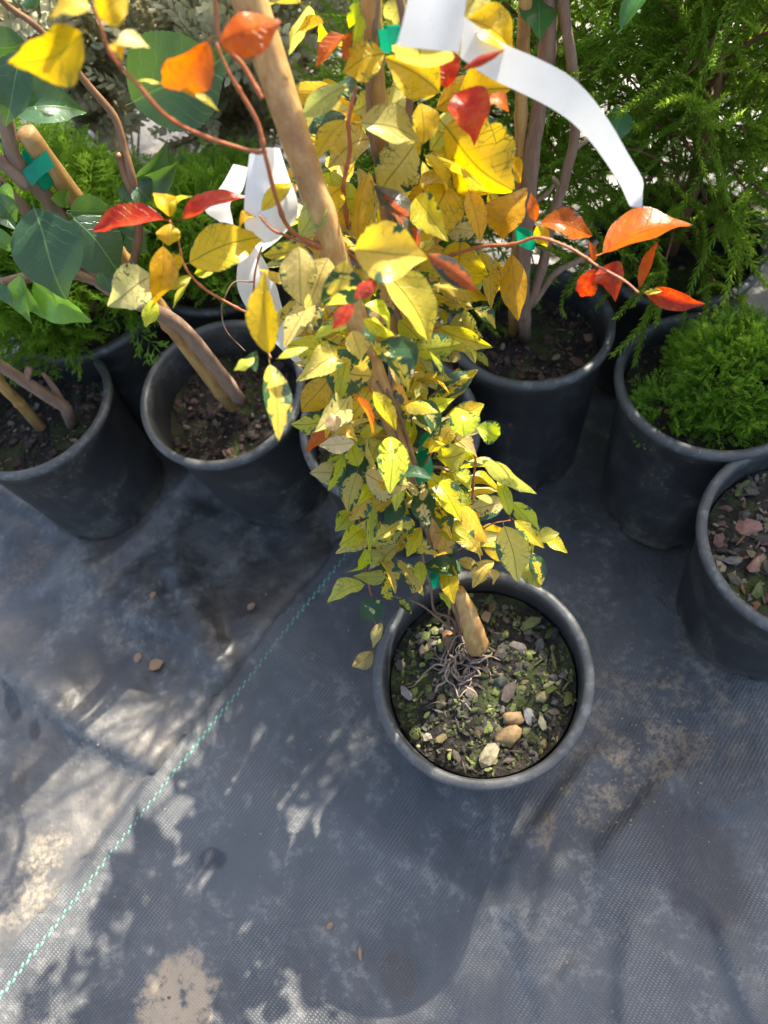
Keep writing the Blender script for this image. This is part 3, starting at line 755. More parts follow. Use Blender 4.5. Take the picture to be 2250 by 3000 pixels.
PAL = {'m': (.76, .60, .035), 'y': (.72, .46, .02), 'p': (.76, .60, .19), 'l': (.60, .60, .05), 'u': (.52, .50, .13), 'g': (.76, .56, .09), 'G': (.76, .60, .2), 'r': (.52, .035, .015), 'o': (.64, .125, .008), 'd': (.42, .085, .02), 'Y': (.76, .49, .015), 'k': (.60, .40, .12)}
ALP = {'m': .44, 'y': .24, 'p': .30, 'l': .42, 'u': .02, 'g': .66, 'G': .92, 'r': .15, 'o': .25, 'd': .60, 'Y': .05, 'k': .3}
lr = np.random.default_rng(77)
def leaf3d(parent, A, B, W, mesh, color, nview=None, roll=0.0, name='leaf'):
    y = B - A; L = y.length; y = y / L
    n = (nview if nview is not None else (CAM - (A + B) * 0.5)).normalized()
    n = n - y * n.dot(y)
    if n.length < 1e-3: n = y.orthogonal()
    n.normalize(); n = Matrix.Rotation(roll, 3, y) @ n
    x = y.cross(n)
    o = bpy.data.objects.new(name, mesh); col.objects.link(o)
    o.parent = parent; o.matrix_parent_inverse = Matrix.Translation(-Vector(parent.location))
    mm = Matrix((x * W, y * L, n * W)).transposed().to_4x4(); mm.translation = A
    o.matrix_basis = mm
    o.color = color
    return o
def vcol(code, k=0.12):
    c = PAL[code]; f = .97 + lr.normal(0, k * .7); h = lr.normal(0, 0.05)
    return (max(c[0]*f*(1-h), .01), max(c[1]*f*(1+h), .008), max(c[2]*(1+lr.normal(0, .3)), .005), float(np.clip(ALP[code] + lr.normal(0, .14), 0, 1.3)))
class Axis:
    """a leaning stake or stem: the distance at which leaves on it are met at a given row"""
    def __init__(s, A, B): s.A, s.B = A, B; s.ra, s.rb = row_of(A)[1], row_of(B)[1]
    def pt(s, t): return s.A.lerp(s.B, t)
    def d(s, row):
        lo, hi = -0.3, 1.3
        for _ in range(30):
            mid = (lo+hi)/2
            if row_of(s.pt(mid))[1] > row: lo = mid
            else: hi = mid
        return (s.pt(lo) - CAM).length
AXF = Axis(Vector((0.0521, 0.2473, 0.205)), at_d(535, 0, 0.53))
AXC = Axis(Vector((0.040, 0.520, 0.195)), at_y(810, 20, 0.50))
def hero(parent, axis, c, lst, off=0.0, spread=0.03):
    for e in lst:
        (bx, by), (tx, ty), w, code = e[:4]
        o2 = e[4] if len(e) > 4 else 0.0
        if c == 7: code = {'y': 'm', 'Y': 'm', 'k': 'p'}.get(code, code)
        b, t = cv(c, bx, by), cv(c, tx, ty); s = CR[c][0]
        d0 = axis.d((b[1]+t[1])/2) - 0.02 + off + o2 + lr.uniform(-spread, spread)
        lp = math.hypot(b[0]-t[0], b[1]-t[1]) / 1662 * d0
        dd = lr.normal(0.02, 0.25) * lp
        A, B = at_d(*b, d0 - dd*.5), at_d(*t, d0 + dd*.5)
        ro = lr.normal(0, 0.38)
        W = max(w * s, 8) / 1662 * d0 / max(math.cos(ro), .75) * 1.1
        B = B + (B - A) * 0.05
        leaf3d(parent, A, B, W, VINE[lr.integers(len(VINE))], vcol(code), nview=(CAM - (A + B)*.5).normalized() + sd*.55, roll=ro)

# ------------------------------------------------------------------ front vine (pot F)
vineF = empty('variegated_vine', AXF.A)
tag(vineF, 'yellow variegated vine tied to the leaning cane in the front pot', 'plant', 'yellow variegated vines')
vineC = empty('variegated_vine', AXC.A)
tag(vineC, 'yellow vine behind, with orange and red shoots reaching right', 'plant', 'yellow variegated vines')
hero(vineC, AXC, 2, [
 ((1190, 780), (1630, 1240), 330, 'Y', -.04), ((1280, 590), (1450, 870), 250, 'r', -.06), ((1240, 590), (1215, 300), 165, 'r', -.05), ((1330, 450), (1600, 320), 50, 'r', -.06),
 ((1210, 610), (860, 380), 230, 'y', -.02), ((1300, 590), (1620, 570), 200, 'Y', -.02), ((1060, 650), (1095, 920), 170, 'y', -.05), ((640, 790), (1060, 890), 220, 'u', -.06),
 ((1045, 915), (800, 1230), 270, 'p', -.04), ((760, 890), (460, 1040), 230, 'p', -.02), ((850, 340), (575, 450), 215, 'y', -.03), ((600, 540), (290, 750), 120, 'u', -.02),
 ((600, 745), (335, 840), 130, 'G', -.02), ((600, 760), (370, 1030), 110, 'y', -.02), ((740, 1170), (1060, 1580), 200, 'd', -.06), ((1250, 1170), (1070, 1560), 260, 'Y', -.05),
 ((1370, 1200), (1460, 1560), 120, 'y', -.04), ((650, 1060), (770, 1430), 110, 'p', -.05), ((480, 1100), (490, 1290), 130, 'l', -.02), ((690, 1280), (510, 1300), 130, 'l', -.02),
 ((1350, 110), (1700, 300), 210, 'Y', -.02), ((1060, 205), (1060, 480), 290, 'u', -.085), ((585, 215), (390, 400), 90, 'o', -.02), ((620, 200), (570, 380), 80, 'o', 0),
 ((650, 0), (610, 180), 70, 'l', 0), ((690, 80), (640, 300), 60, 'l', -.01), ((980, 0), (850, 190), 130, 'u', .02), ((1090, 1000), (1230, 1140), 140, 'Y', -.02),
 ((1100, 1170), (1000, 1400), 110, 'y', -.02), ((1590, 1045), (1710, 1165), 130, 'Y', -.01), ((1590, 1570), (1690, 1240), 190, 'y', -.04), ((1420, 1480), (1240, 1430), 150, 'g', -.03),
 ((1490, 1330), (1590, 1290), 90, 'y', 0), ((1250, 1150), (1300, 1210), 60, 'r', 0), ((780, 640), (640, 720), 130, 'p', 0), ((930, 560), (850, 700), 90, 'u', .01), ((980, 640), (880, 660), 80, 'r', .01),
 ((1440, 1500), (1210, 1480), 120, 'p', -.03), ((1250, 1480), (1150, 1560), 120, 'k', -.03), ((880, 400), (930, 560), 90, 'g', .01), ((1500, 620), (1640, 700), 90, 'o', 0), ((1620, 420), (1640, 250), 60, 'o', -.01)])
hero(vineC, AXC, 6, [
 ((545, 330), (1140, 95), 260, 'o', -.06), ((550, 400), (440, 605), 120, 'r', -.07), ((560, 400), (700, 560), 175, 'r', -.07), ((535, 380), (505, 240), 52, 'o', -.065),
 ((160, 115), (520, 170), 165, 'o', -.05), ((150, 120), (125, -70), 60, 'o', -.05), ((160, 120), (230, 270), 75, 'Y', -.055), ((-10, 290), (40, 730), 150, 'Y', -.05),
 ((820, 560), (935, 245), 58, 'o', -.075), ((840, 560), (1220, 655), 90, 'r', -.08), ((850, 575), (975, 555), 40, 'l', -.08)], spread=.006)
hero(vineC, AXC, 5, [
 ((1330, 200), (1330, 560), 240, 'Y', -.05), ((1450, 270), (1540, 650), 130, 'y', -.03), ((1520, 340), (1580, 560), 110, 'Y', -.03), ((1180, 460), (1040, 640), 130, 'g', -.03), ((1300, 650), (1060, 640), 125, 'p', -.03),
 ((1440, 500), (1320, 660), 120, 'Y', -.03), ((1320, 665), (1400, 990), 150, 'g', -.03), ((1320, 680), (1230, 980), 85, 'p', -.03), ((1400, 660), (1560, 790), 95, 'g', -.02),
 ((1220, 920), (1060, 880), 115, 'p', -.02), ((1260, 1120), (1100, 1160), 115, 'p', -.02), ((1320, 1040), (1270, 1270), 110, 'y', -.03), ((1330, 1000), (1250, 960), 90, 'p', -.02),
 ((1200, 700), (1050, 720), 130, 'p', -.01), ((1230, 780), (1080, 830), 130, 'p', 0), ((1400, 960), (1510, 1040), 60, 'l', 0), ((1130, 430), (1190, 560), 90, 'g', -.01), ((1100, 300), (1230, 300), 110, 'p', -.01)])
hero(vineF, AXF, 5, [
 ((600, 290), (1090, 320), 290, 'g', -.07), ((270, 240), (300, 640), 215, 'p', -.05), ((480, 320), (330, 660), 210, 'p', -.03), ((580, 330), (500, 700), 250, 'g', -.05),
 ((800, 400), (1180, 880), 280, 'p', -.07), ((630, 620), (780, 455), 95, 'r', -.10), ((640, 630), (500, 795), 92, 'r', -.10), ((690, 640), (890, 800), 130, 'l', -.05), ((680, 740), (900, 830), 120, 'l', -.05),
 ((1090, 300), (1435, 555), 115, 'd', -.09), ((900, 820), (1010, 1110), 195, 'G', -.03), ((740, 890), (1020, 1145), 220, 'g', -.05), ((620, 800), (680, 1000), 140, 'p', -.04), ((660, 840), (780, 900), 130, 'G', -.03),
 ((770, 1120), (420, 1010), 230, 'G', -.03), ((600, 960), (520, 1300), 80, 'l', -.05), ((610, 780), (370, 850), 95, 'l', -.02), ((440, 660), (340, 830), 110, 'G', -.01), ((1010, 1270), (1215, 1455), 150, 'G', -.03),
 ((210, 620), (260, 760), 110, 'g', -.02), ((890, 1150), (1000, 1280), 115, 'g', -.02), ((950, 1290), (1000, 1410), 80, 'g', -.02), ((1030, 1190), (1040, 1260), 50, 'p', -.01)])
hero(vineF, AXF, 5, [((85, 1000), (40, 460), 165, 'Y', -.10), ((85, 1000), (150, 1500), 170, 'g', -.10), ((130, 1000), (330, 915), 62, 'l', -.09), ((0, 985), (-140, 1060), 75, 'l', -.09), ((20, 1000), (-60, 1010), 90, 'G', -.085)], spread=.004)
hero(vineF, AXF, 7, [
 ((450, 240), (365, 5), 70, 'o', -.04), ((240, 215), (70, 310), 85, 'o', -.05), ((250, 215), (215, 120), 80, 'p', -.04), ((255, 230), (360, 240), 110, 'g', -.04), ((360, 270), (165, 285), 85, 'p', -.05),
 ((370, 240), (495, 185), 70, 'l', -.03), ((370, 410), (330, 260), 95, 'y', -.05), ((470, 380), (400, 310), 90, 'y', -.03), ((390, 430), (625, 515), 155, 'p', -.06), ((570, 430), (770, 455), 72, 'G', -.05),
 ((365, 415), (310, 645), 125, 'g', -.05), ((640, 500), (738, 588), 85, 'g', -.03), ((330, 430), (115, 430), 115, 'p', -.01), ((290, 330), (215, 530), 62, 'l', -.03), ((430, 530), (330, 690), 95, 'g', -.04), ((440, 560), (432, 860), 60, 'l', -.06),
 ((610, 550), (530, 740), 95, 'G', -.05), ((400, 730), (278, 820), 105, 'y', -.04), ((580, 760), (440, 740), 120, 'y', -.04), ((680, 700), (580, 730), 90, 'g', -.03), ((600, 750), (775, 868), 85, 'g', -.05), ((980, 790), (800, 740), 115, 'l', -.04),
 ((480, 860), (575, 1070), 85, 'g', -.05), ((570, 890), (725, 1092), 85, 'g', -.06), ((950, 965), (720, 925), 115, 'G', -.06), ((700, 900), (712, 1035), 65, 'Y', -.055), ((560, 970), (500, 1090), 70, 'g', -.03), ((700, 1010), (660, 1080), 60, 'p', -.03),
 ((415, 1030), (205, 1105), 115, 'p', -.03), ((505, 1120), (378, 1225), 120, 'G', -.03), ((455, 1395), (340, 1480), 78, 'p', -.01), ((500, 1235), (445, 1370), 55, 'k', -.01), ((410, 830), (345, 990), 75, 'l', -.03), ((460, 840), (400, 930), 90, 'l', -.01),
 ((920, 600), (1075, 795), 135, 'y', -.05), ((1150, 700), (1230, 1005), 170, 'p', -.07), ((1190, 580), (1335, 745), 75, 'l', -.05), ((1200, 680), (1372, 835), 75, 'Y', -.06), ((1190, 680), (1125, 458), 68, 'l', -.06), ((1330, 790), (1445, 760), 75, 'u', -.05),
 ((1360, 790), (1488, 847), 70, 'Y', -.05), ((1110, 900), (983, 1040), 90, 'p', -.05), ((1080, 950), (1110, 1035), 60, 'p', -.04), ((1250, 890), (1337, 1042), 95, 'l', -.05), ((1290, 850), (1362, 1032), 92, 'g', -.05), ((1010, 350), (1328, 528), 115, 'l', -.04),
 ((940, 250), (915, 75), 160, 'l', -.03), ((1000, 180), (1142, 245), 105, 'l', -.03), ((960, 320), (790, 360), 110, 'l', -.01), ((870, 430), (980, 510), 100, 'l', 0), ((770, 500), (870, 580), 100, 'l', 0), ((880, 520), (970, 590), 80, 'l', 0),
 ((1100, 600), (1010, 555), 45, 'u', -.03), ((740, 330), (880, 260), 90, 'y', -.03), ((1250, 780), (1310, 850), 80, 'Y', -.03), ((900, 900), (1030, 950), 60, 'k', -.02), ((930, 820), (1040, 880), 80, 'p', -.02), ((500, 260), (450, 330), 90, 'u', -.02),
 ((560, 350), (600, 300), 110, 'u', -.01), ((720, 600), (790, 640), 80, 'l', -.02), ((540, 1060), (520, 1120), 60, 'y', -.03), ((580, 1110), (660, 1190), 60, 'g', -.03), ((800, 1080), (870, 1160), 60, 'l', -.01), ((340, 640), (250, 740), 100, 'l', .01), ((760, 720), (830, 860), 90, 'l', .0)])
AX_NEAR = Axis(AXF.A, at_d(300, 0, 0.47))
hero(vineF, AX_NEAR, 1, [
 ((560, 200), (120, 450), 215, 'Y', 0), ((610, 60), (310, 60), 160, 'Y', 0), ((640, 130), (810, -40), 165, 'Y', 0), ((740, 285), (960, 290), 110, 'p', .01), ((700, 290), (790, 370), 90, 'Y', .01),
 ((1370, 240), (1070, 600), 165, 'o', .03), ((1400, 290), (1790, 130), 210, 'o', .03), ((880, 520), (1060, 530), 52, 'l', .03), ((1150, 570), (1420, 700), 62, 'l', .03)], spread=.004)
AX_LEFT = Axis(AXF.A, at_d(380, 400, 0.60))
hero(vineF, AX_LEFT, 1, [((1100, 1420), (590, 1460), 160, 'r', -.01), ((1150, 1430), (1590, 1240), 130, 'r', -.01), ((1110, 1420), (1010, 1240), 115, 'Y', 0), ((1115, 1420), (1210, 1240), 95, 'y', 0), ((1100, 1440), (1090, 1580), 125, 'Y', -.01)], spread=.004)
hero(vineF, AX_LEFT, 4, [((1190, 500), (1690, 300), 245, 'Y', -.02), ((1010, 560), (712, 745), 235, 'p', -.01), ((1060, 350), (1020, 745), 155, 'y', -.03), ((1190, 500), (1080, 460), 95, 'Y', 0), ((1250, 570), (1080, 660), 52, 'l', 0), ((1240, 580), (1120, 770), 42, 'l', 0),
 ((1010, 710), (938, 892), 92, 'l', 0), ((1250, 560), (1400, 530), 60, 'l', 0)], spread=.004)
hero(vineF, AX_LEFT, 2, [((20, 1380), (230, 1185), 95, 'y', -.03), ((275, 1560), (445, 1210), 135, 'u', -.03), ((0, 1400), (-120, 1460), 70, 'Y', -.02)], spread=.004)
# leaves behind the outer ones, round the stems themselves
def fill(parent, axis, t0, t1, n, rad, codes, size=(0.038, 0.06), r=lr, front=.25):
    T = (axis.B - axis.A).normalized(); sx = T.orthogonal().normalized(); sy = T.cross(sx)
    for i in range(n):
        t = r.uniform(t0, t1); a = r.uniform(0, 6.283); rr = rad * (0.25 + 0.75 * math.sqrt(r.random()))
        out = sx*math.cos(a) + sy*math.sin(a)
        if out.dot((CAM - axis.pt(t)).normalized()) > front: continue
        A = axis.pt(t) + out * rr * 0.8
        L = r.uniform(*size)
        B = A + (out * 0.8 + Vector((0, 0, r.uniform(-.7, .35))) + Vector(r.normal(0, .35, 3))).normalized() * L
        leaf3d(parent, A, B, L * r.uniform(.36, .50), VINE[r.integers(len(VINE))], vcol(codes[r.integers(len(codes))]), nview=Vector((0, -.2, 1)) + Vector(r.normal(0, .35, 3)), roll=r.normal(0, .4))
fill(vineF, AXF, 0.20, 0.52, 62, 0.062, 'lppgyyul', (.034, .052))
fill(vineF, AXF, 0.22, 0.50, 34, 0.055, 'lppggyul', (.030, .046), front=2)
fill(vineF, Axis(AXF.A + Vector((0, -.012, .012)), AXF.B + Vector((0, -.012, .012))), 0.30, 0.62, 60, 0.035, 'lpgmmpGm', (.034, .054), front=2)
fill(vineF, AXF, 0.48, 0.76, 34, 0.05, 'lpgyyp', (.034, .052), front=.7)
fill(vineC, Axis(AXC.A + Vector((0, -.03, .02)), AXC.B + Vector((0, -.03, .02))), 0.35, 0.84, 60, 0.05, 'ypYgymp', (.040, .060), front=2)
fill(vineC, AXC, 0.40, 1.12, 150, 0.075, 'ypYgylp')
# stems
def stem(parent, c, pts, ds, r0, r1, mat, name='stem', seg=7):
    P = [at_d(*cv(c, x, y), d) for (x, y), d in zip(pts, ds)]
    L = sum((P[i+1]-P[i]).length for i in range(len(P)-1)); nn = max(1, round(L / .036)); ph = lr.uniform(.2, .8)
    for i in range(1, len(P)-1): P[i] = P[i] + Vector(lr.normal(0, .0004, 3))
    def rad(t):
        f = (t*nn + ph) % 1
        return .62 * (r0 + (r1-r0)*t) * (1 + .42*math.exp(-((f-.5)/.06)**2) - .10*math.sin(math.pi*f))
    return tube(name, P, rad, mat, parent, seg, 0.22, 12)
bpy.context.view_layer.update()
dF = lambda row, o=0.0: AXF.d(row) + o
def stem_ax(parent, axis, c, pts, off, r0, r1, mat):
    ds = [axis.d(cv(c, *p)[1]) + off for p in pts]
    return stem(parent, c, pts, ds, r0, r1, mat)
for pts, r0, r1, mt, off in [
  ([(935, 1420), (920, 1330), (870, 1220), (780, 1180), (760, 1050), (720, 900), (700, 620), (640, 420), (590, 250), (540, 60), (470, -60)], .0030, .0022, M_BROWNSTEM, -.012),
  ([(900, 1400), (890, 1280), (860, 1230), (860, 1050), (760, 840), (710, 600), (690, 440), (640, 300), (600, 160), (520, -20)], .0035, .0024, M_BROWNSTEM, -.008),
  ([(920, 1300), (900, 1180), (870, 1060), (850, 900)], .0036, .0028, M_BROWNSTEM, -.014),
  ([(880, 1290), (780, 1200), (690, 1140), (560, 1100)], .0026, .0016, M_BROWNSTEM, -.02),
  ([(870, 880), (880, 600), (875, 460), (830, 410), (770, 400)], .0032, .0028, M_BROWNSTEM, -.0),
  ([(985, 600), (990, 470), (1000, 350), (950, 285)], .0026, .0016, M_REDSTEM, -.015),
  ([(870, 860), (930, 840), (1070, 720), (1190, 690)], .0022, .0012, M_REDSTEM, -.02),
  ([(375, 690), (400, 850), (425, 1040), (460, 1200), (445, 1390)], .0020, .0012, M_REDSTEM, -.01),
  ([(560, 250), (480, 230), (380, 240), (255, 215)], .0020, .0012, M_REDSTEM, -.025),
  ([(700, 440), (820, 240), (900, 230)], .0020, .0012, M_REDSTEM, -.01)]:
    stem_ax(vineF, AXF, 7, pts, off, r0*.82, r1*.82, mt)
stem(vineF, 1, [(610, 40), (660, 200), (740, 370), (890, 570), (1050, 730), (1200, 830), (1400, 910), (1640, 970), (1725, 985)], [.455, .455, .46, .465, .47, .48, .49, .50, .505], .0013, .0022, M_REDSTEM)
stem(vineF, 1, [(1400, 280), (1480, 450), (1570, 600), (1660, 800), (1725, 1000), (1790, 1300), (1900, 1500), (2170, 1640)], [.49, .49, .495, .50, .505, .53, .55, .56], .0014, .0030, M_REDSTEM)
stem(vineF, 1, [(1700, 640), (1560, 420), (1420, 250), (1390, -40)], [.49, .49, .485, .48], .0022, .0016, M_REDSTEM)
stem(vineF, 5, [(20, 70), (110, 150), (200, 200), (400, 280), (600, 320), (700, 420)], [.56, .56, .565, .565, .57, .60], .0014, .0022, M_REDSTEM)
stem(vineF, 4, [(1100, 1430 - 1216), (1150, 330), (1195, 500), (1300, 630), (1480, 760), (1650, 820), (1900, 860), (2100, 900)], [.59, .60, .605, .61, .615, .62, .63, .65], .0011, .0022, M_REDSTEM)
stem(vineF, 4, [(1640, 610), (1520, 615), (1455, 700), (1440, 800), (1465, 930), (1590, 1060)], [.62, .62, .62, .625, .63, .635], .0010, .0007, M_BROWNSTEM)
stem(vineF, 8, [(520, 960), (480, 1080), (440, 1250), (430, 1440), (450, 1700), (580, 2000)], [.58, .585, .59, .59, .57, .55], .0014, .0011, M_REDSTEM)
stem(vineC, 6, [(-400, 330), (-200, 270), (0, 255), (140, 215), (240, 235), (370, 280), (490, 350)], [.62, .60, .585, .575, .57, .565, .56], .0024, .0016, M_REDSTEM)
stem(vineC, 6, [(490, 350), (560, 400), (720, 490), (820, 570)], [.56, .557, .553, .55], .0016, .0012, M_REDSTEM)
stem(vineC, 2, [(650, 560), (610, 780), (605, 950), (590, 1100), (570, 1230), (600, 1500)], [.57, .57, .58, .585, .59, .62], .0022, .0028, M_REDSTEM)
tube('stem', [AXC.A + Vector((.012, -.01, 0)), AXC.pt(.3) + Vector((.02, -.015, 0)), AXC.pt(.6) + Vector((-.008, -.018, 0)), AXC.pt(.9) + Vector((.02, -.012, 0)), AXC.pt(1.15)], lambda t: .0045 - .0022*t, M_BROWNSTEM, vineC, 8, .15)
tube('stem', [AXC.A + Vector((-.02, -.01, 0)), AXC.pt(.25) + Vector((-.012, -.02, 0)), AXC.pt(.55) + Vector((.018, -.014, 0)), AXC.pt(.85) + Vector((-.01, -.01, 0)), AXC.pt(1.1) + Vector((.01, 0, 0))], lambda t: .0040 - .002*t, M_BROWNSTEM, vineC, 8, .15)
# surface roots of the front vine
SW = soilF.matrix_world
rr_ = np.random.default_rng(3)
c0 = SW.inverted() @ at_z(1000, 1450, (SW @ Vector((0, 0, 0))).z)
for i in range(32):
    a = rr_.uniform(math.pi*0.95, math.pi*2.1) if i < 26 else rr_.uniform(0, 6.28)
    st = Vector((c0.x + rr_.normal(0, .011), c0.y + rr_.normal(.004, .008), .005))
    P = [st]; L = rr_.uniform(.0045, .0088)
    for k in range(rr_.integers(5, 11)):
        a += rr_.normal(0, .8)
        q = P[-1] + Vector((math.cos(a)*L, math.sin(a)*L, rr_.normal(0, .004)))
        q.z = min(max(q.z, -.001), .014)
        if math.hypot(q.x, q.y) > .086: break
        P.append(q)
    if len(P) < 3: continue
    P = [SW @ p for p in P]
    r0 = rr_.uniform(.0007, .0017)
    tube('root', P, lambda t, r0=r0: r0*(1-.75*t), M_ROOT, vineF, 5, .2, 3)
stem(vineF, 7, [(930, 1580), (800, 1620), (700, 1670), (640, 1740), (600, 1810), (600, 1890), (640, 1965), (720, 1990), (790, 1950), (815, 1890)], [.86, .857, .85, .84, .83, .828, .825, .825, .835, .85], .0016, .0010, M_ROOT, 'root', 6)
# ------------------------------------------------------------------ canes
def cane(label, A, B, r0, r1, node_ts, seed=0, cut=None):
    A, B = Vector(A), Vector(B)
    n = 60; T = (B-A).normalized(); s1 = T.orthogonal().normalized(); s2 = T.cross(s1)
    P = []
    rs = []
    for i in range(n+1):
        t = i/n
        P.append(A.lerp(B, t) + s1*mnoise.noise(Vector((t*3, seed, 0)))*0.004 + s2*mnoise.noise(Vector((t*3, seed, 5)))*0.004)
    def rad(t):
        r = r0 + (r1-r0)*t
        for q in node_ts: r += r*0.17*math.exp(-((t-q)/0.014)**2) - r*.07*math.exp(-((t-q-.022)/0.008)**2)
        return r
    o = tube('bamboo_cane', P, rad, M_BAM, None, 14, 0.06, 0)
    tag(o, label, 'cane', 'bamboo canes')
    return o
cane('thick leaning bamboo cane beside the white looped tag, standing in the front pot', AXF.A - (AXF.B-AXF.A)*0.02, AXF.B + (AXF.B-AXF.A)*0.25, .0062, .0112, [.09, .37, .635, .92], 1)
cane('upright bamboo cane among the yellow leaves at the top, left of white tag', AXC.A - Vector((0, 0, .03)), AXC.B + (AXC.B-AXC.A)*0.15, .0078, .0066, [.2, .55, .85], 2)
# the stub of split cane at the base of the front vine
P = [at_d(*cv(7, x, y), .795 - .02*i) for i, (x, y) in enumerate([(1010, 1350), (985, 1270), (950, 1160), (905, 1070)])]
P[0] = P[0] + Vector((0, 0, -.012))
tag(tube('cane_stub', P, lambda t: .0122 - .0058*t, M_BAM, None, 14, .10), 'short thick tan cane stub at the foot of the front vine', 'cane')
# camellia with cane, pot L2
dC = lambda t: 1.017 + (0.735 - 1.017) * t
cl = [at_z(515, 893, .17), at_d(500, 862, 1.0), at_d(417, 760, .91), at_d(335, 655, .85), at_d(150, 430, .78), at_d(56, 285, .735)]
ax = Axis(cl[0], cl[-1])
cane('bamboo cane leaning left with a green tie, in the camellia pot', cl[0], cl[-1], .0105, .0082, [.12, .45, .8], 3)
camellia = empty('camellia', at_z(520, 860, .18))
tag(camellia, 'camellia with glossy dark green leaves leaning left', 'plant')
def cstem(pts, r0, r1, mt=M_WOOD): 
    tube('stem', [at_d(x, y, d) for x, y, d in pts], lambda t: r0+(r1-r0)*t, mt, camellia, 9, .15)
cstem([(522, 868, 1.01), (470, 800, .94), (384, 700, .87), (220, 610, .81), (110, 440, .77), (35, 350, .745), (20, 300, .735), (8, 250, .72), (-30, 120, .70), (-60, -20, .68)], .0085, .0050)
cstem([(60, 400, .75), (20, 365, .742), (-20, 325, .735)], .006, .004)
cstem([(-30, -30, .66), (20, 15, .67), (73, 53, .675), (133, 113, .685), (193, 187, .695), (247, 253, .70), (267, 317, .705), (287, 397, .71), (300, 470, .74), (290, 560, .78), (250, 620, .81)], .0018, .0042, M_DARKTWIG)
cstem([(225, 610, .81), (150, 590, .79), (60, 600, .77), (0, 612, .76), (-60, 620, .75)], .006, .004)
cstem([(60, 460, .76), (0, 395, .75), (-40, 340, .745)], .005, .004)
cstem([(285, 420, .712), (258, 345, .705), (255, 335, .70)], .003, .0025, M_DARKTWIG)
def cleaf(c, b, t, w, d, k=1.0, roll=None, v=None, dd=0.0, lime=0):
    B, T = cv(c, *b), cv(c, *t); ro = lr.normal(0, .25) if roll is None else roll
    W = w*CR[c][0]/1662*d*.93/max(math.cos(ro), .7)
    colr = (1.0*k, 1.0*k, 1.0*k, 1) if not lime else (7*lime, 5.5*lime, 1.5*lime, 1)  # lime leaves carry a backlit glow in their colour
    leaf3d(camellia, at_d(*B, d - dd), at_d(*T, d + dd), W, CAML[lr.integers(4) if v is None else v], colr, roll=ro)
for a in [(4, (205, 85), (418, 730), 410, .70, 1, .15, 0, .0), (4, (450, 165), (800, 560), 340, .735, 1, -.2, 2), (4, (435, 150), (745, 140), 190, .745, 1.3, .4, 0), (1, (815, 690), (1490, 350), 540, .73, 1, .1, 0, -.01),
          (1, (30, 720), (558, 690), 230, .71, 1.4, -.5, 3), (1, (160, 300), (20, 820), 210, .69, 1, .3, 1), (1, (180, 270), (-80, 330), 190, .70, 1.2, -.3, 2), (1, (850, 1190), (1118, 935), 130, .72, 1.3, .7, 3), (1, (875, 1195), (1178, 1082), 140, .715, 1.4, .6, 3),
          (1, (850, 1190), (985, 1300), 170, .71, 1, -.3, 0), (1, (850, 1190), (800, 1040), 100, .73, .9, .3, 1), (4, (190, 590), (572, 900), 170, .745, 1, .8, 1, .0, 1), (4, (130, 545), (170, 885), 125, .74, 1, .6, 3, 0, .6), (4, (120, 560), (265, 860), 90, .745, 1, .9, 1, 0, .8),
          (4, (640, 520), (735, 690), 120, .78, 1, 0, 0), (4, (-40, 20), (105, 228), 150, .69, 1, .2, 1), (4, (-20, 600), (80, 775), 75, .73, 1.2, .3, 2), (4, (730, 240), (980, 290), 110, .76, .9, .2, 0), (4, (800, 300), (960, 420), 150, .79, .9, 0, 2),
          (1, (320, 1290), (460, 1250), 90, .75, 1, .7, 1, 0, .5), (4, (-10, 250), (60, 420), 120, .72, 1, .6, 1, 0, .6), (4, (100, 80), (-40, 30), 110, .715, 1, .6, 1, 0, .8), (1, (860, 1180), (780, 1310), 110, .74, 1, 0, 0), (1, (240, 60), (150, -80), 120, .68, 1, .2, 0), (1, (420, 350), (330, 260), 60, .70, 1, .4, 1)]:
    cleaf(*a)
lz = np.random.default_rng(18)
for i in range(46):
    A = Vector((-.33, .66, .62)) + Vector((lz.uniform(-.14, .10), lz.uniform(-.10, .14), lz.uniform(-.12, .22)))
    q = row_of(A)
    if q[0] > -40 and q[1] > -60: continue
    B = A + (Vector(lz.normal(0, 1, 3)) + Vector((0, 0, .2))).normalized() * lz.uniform(.06, .09)
    leaf3d(camellia, A, B, .042, CAML[lz.integers(4)], (1, 1, 1, 1), nview=Vector((0, 0, 1)) + Vector(lz.normal(0, .4, 3)))
# stems in pot L1 and the shrub they carry, which leaves the picture on the left
b1 = at_z(155, 915, .185)
sh1 = empty('woody_shrub', b1); tag(sh1, 'brown cut stem with side stubs at the left edge', 'plant')
tube('stem', [b1, at_d(140, 880, 1.08), at_d(105, 858, 1.06), at_d(40, 815, 1.03), at_d(-20, 775, 1.0), at_d(-120, 690, .95), at_d(-200, 560, .9)], lambda t: .0085-.003*t, M_WOOD, sh1, 9, .2)
tube('stub', [at_d(138, 878, 1.08), at_d(118, 840, 1.07), at_d(92, 805, 1.06)], lambda t: .0055-.003*t, M_WOOD, sh1, 7, .1)
tube('stub', [at_d(55, 825, 1.035), at_d(62, 800, 1.03), at_d(65, 795, 1.028)], lambda t: .0050-.001*t, M_WOOD, sh1, 7, .1)
cane('thin yellow cane at the left edge beside the cut stem', at_z(95, 930, .17), at_d(-120, 690, .97), .0072, .0065, [.3, .8], 4)
lq = np.random.default_rng(8)
for i in range(26):
    A = at_d(-160 + lq.uniform(-60, 40), 600 + lq.uniform(-140, 90), .92) + Vector(lq.normal(0, .03, 3)); B = A + Vector(lq.normal(0, 1, 3)).normalized()*.075
    leaf3d(sh1, A, B, .036, CAML[lq.integers(4)], (1, 1, 1, 1), nview=Vector((0, 0, 1)) + Vector(lq.normal(0, .4, 3)))
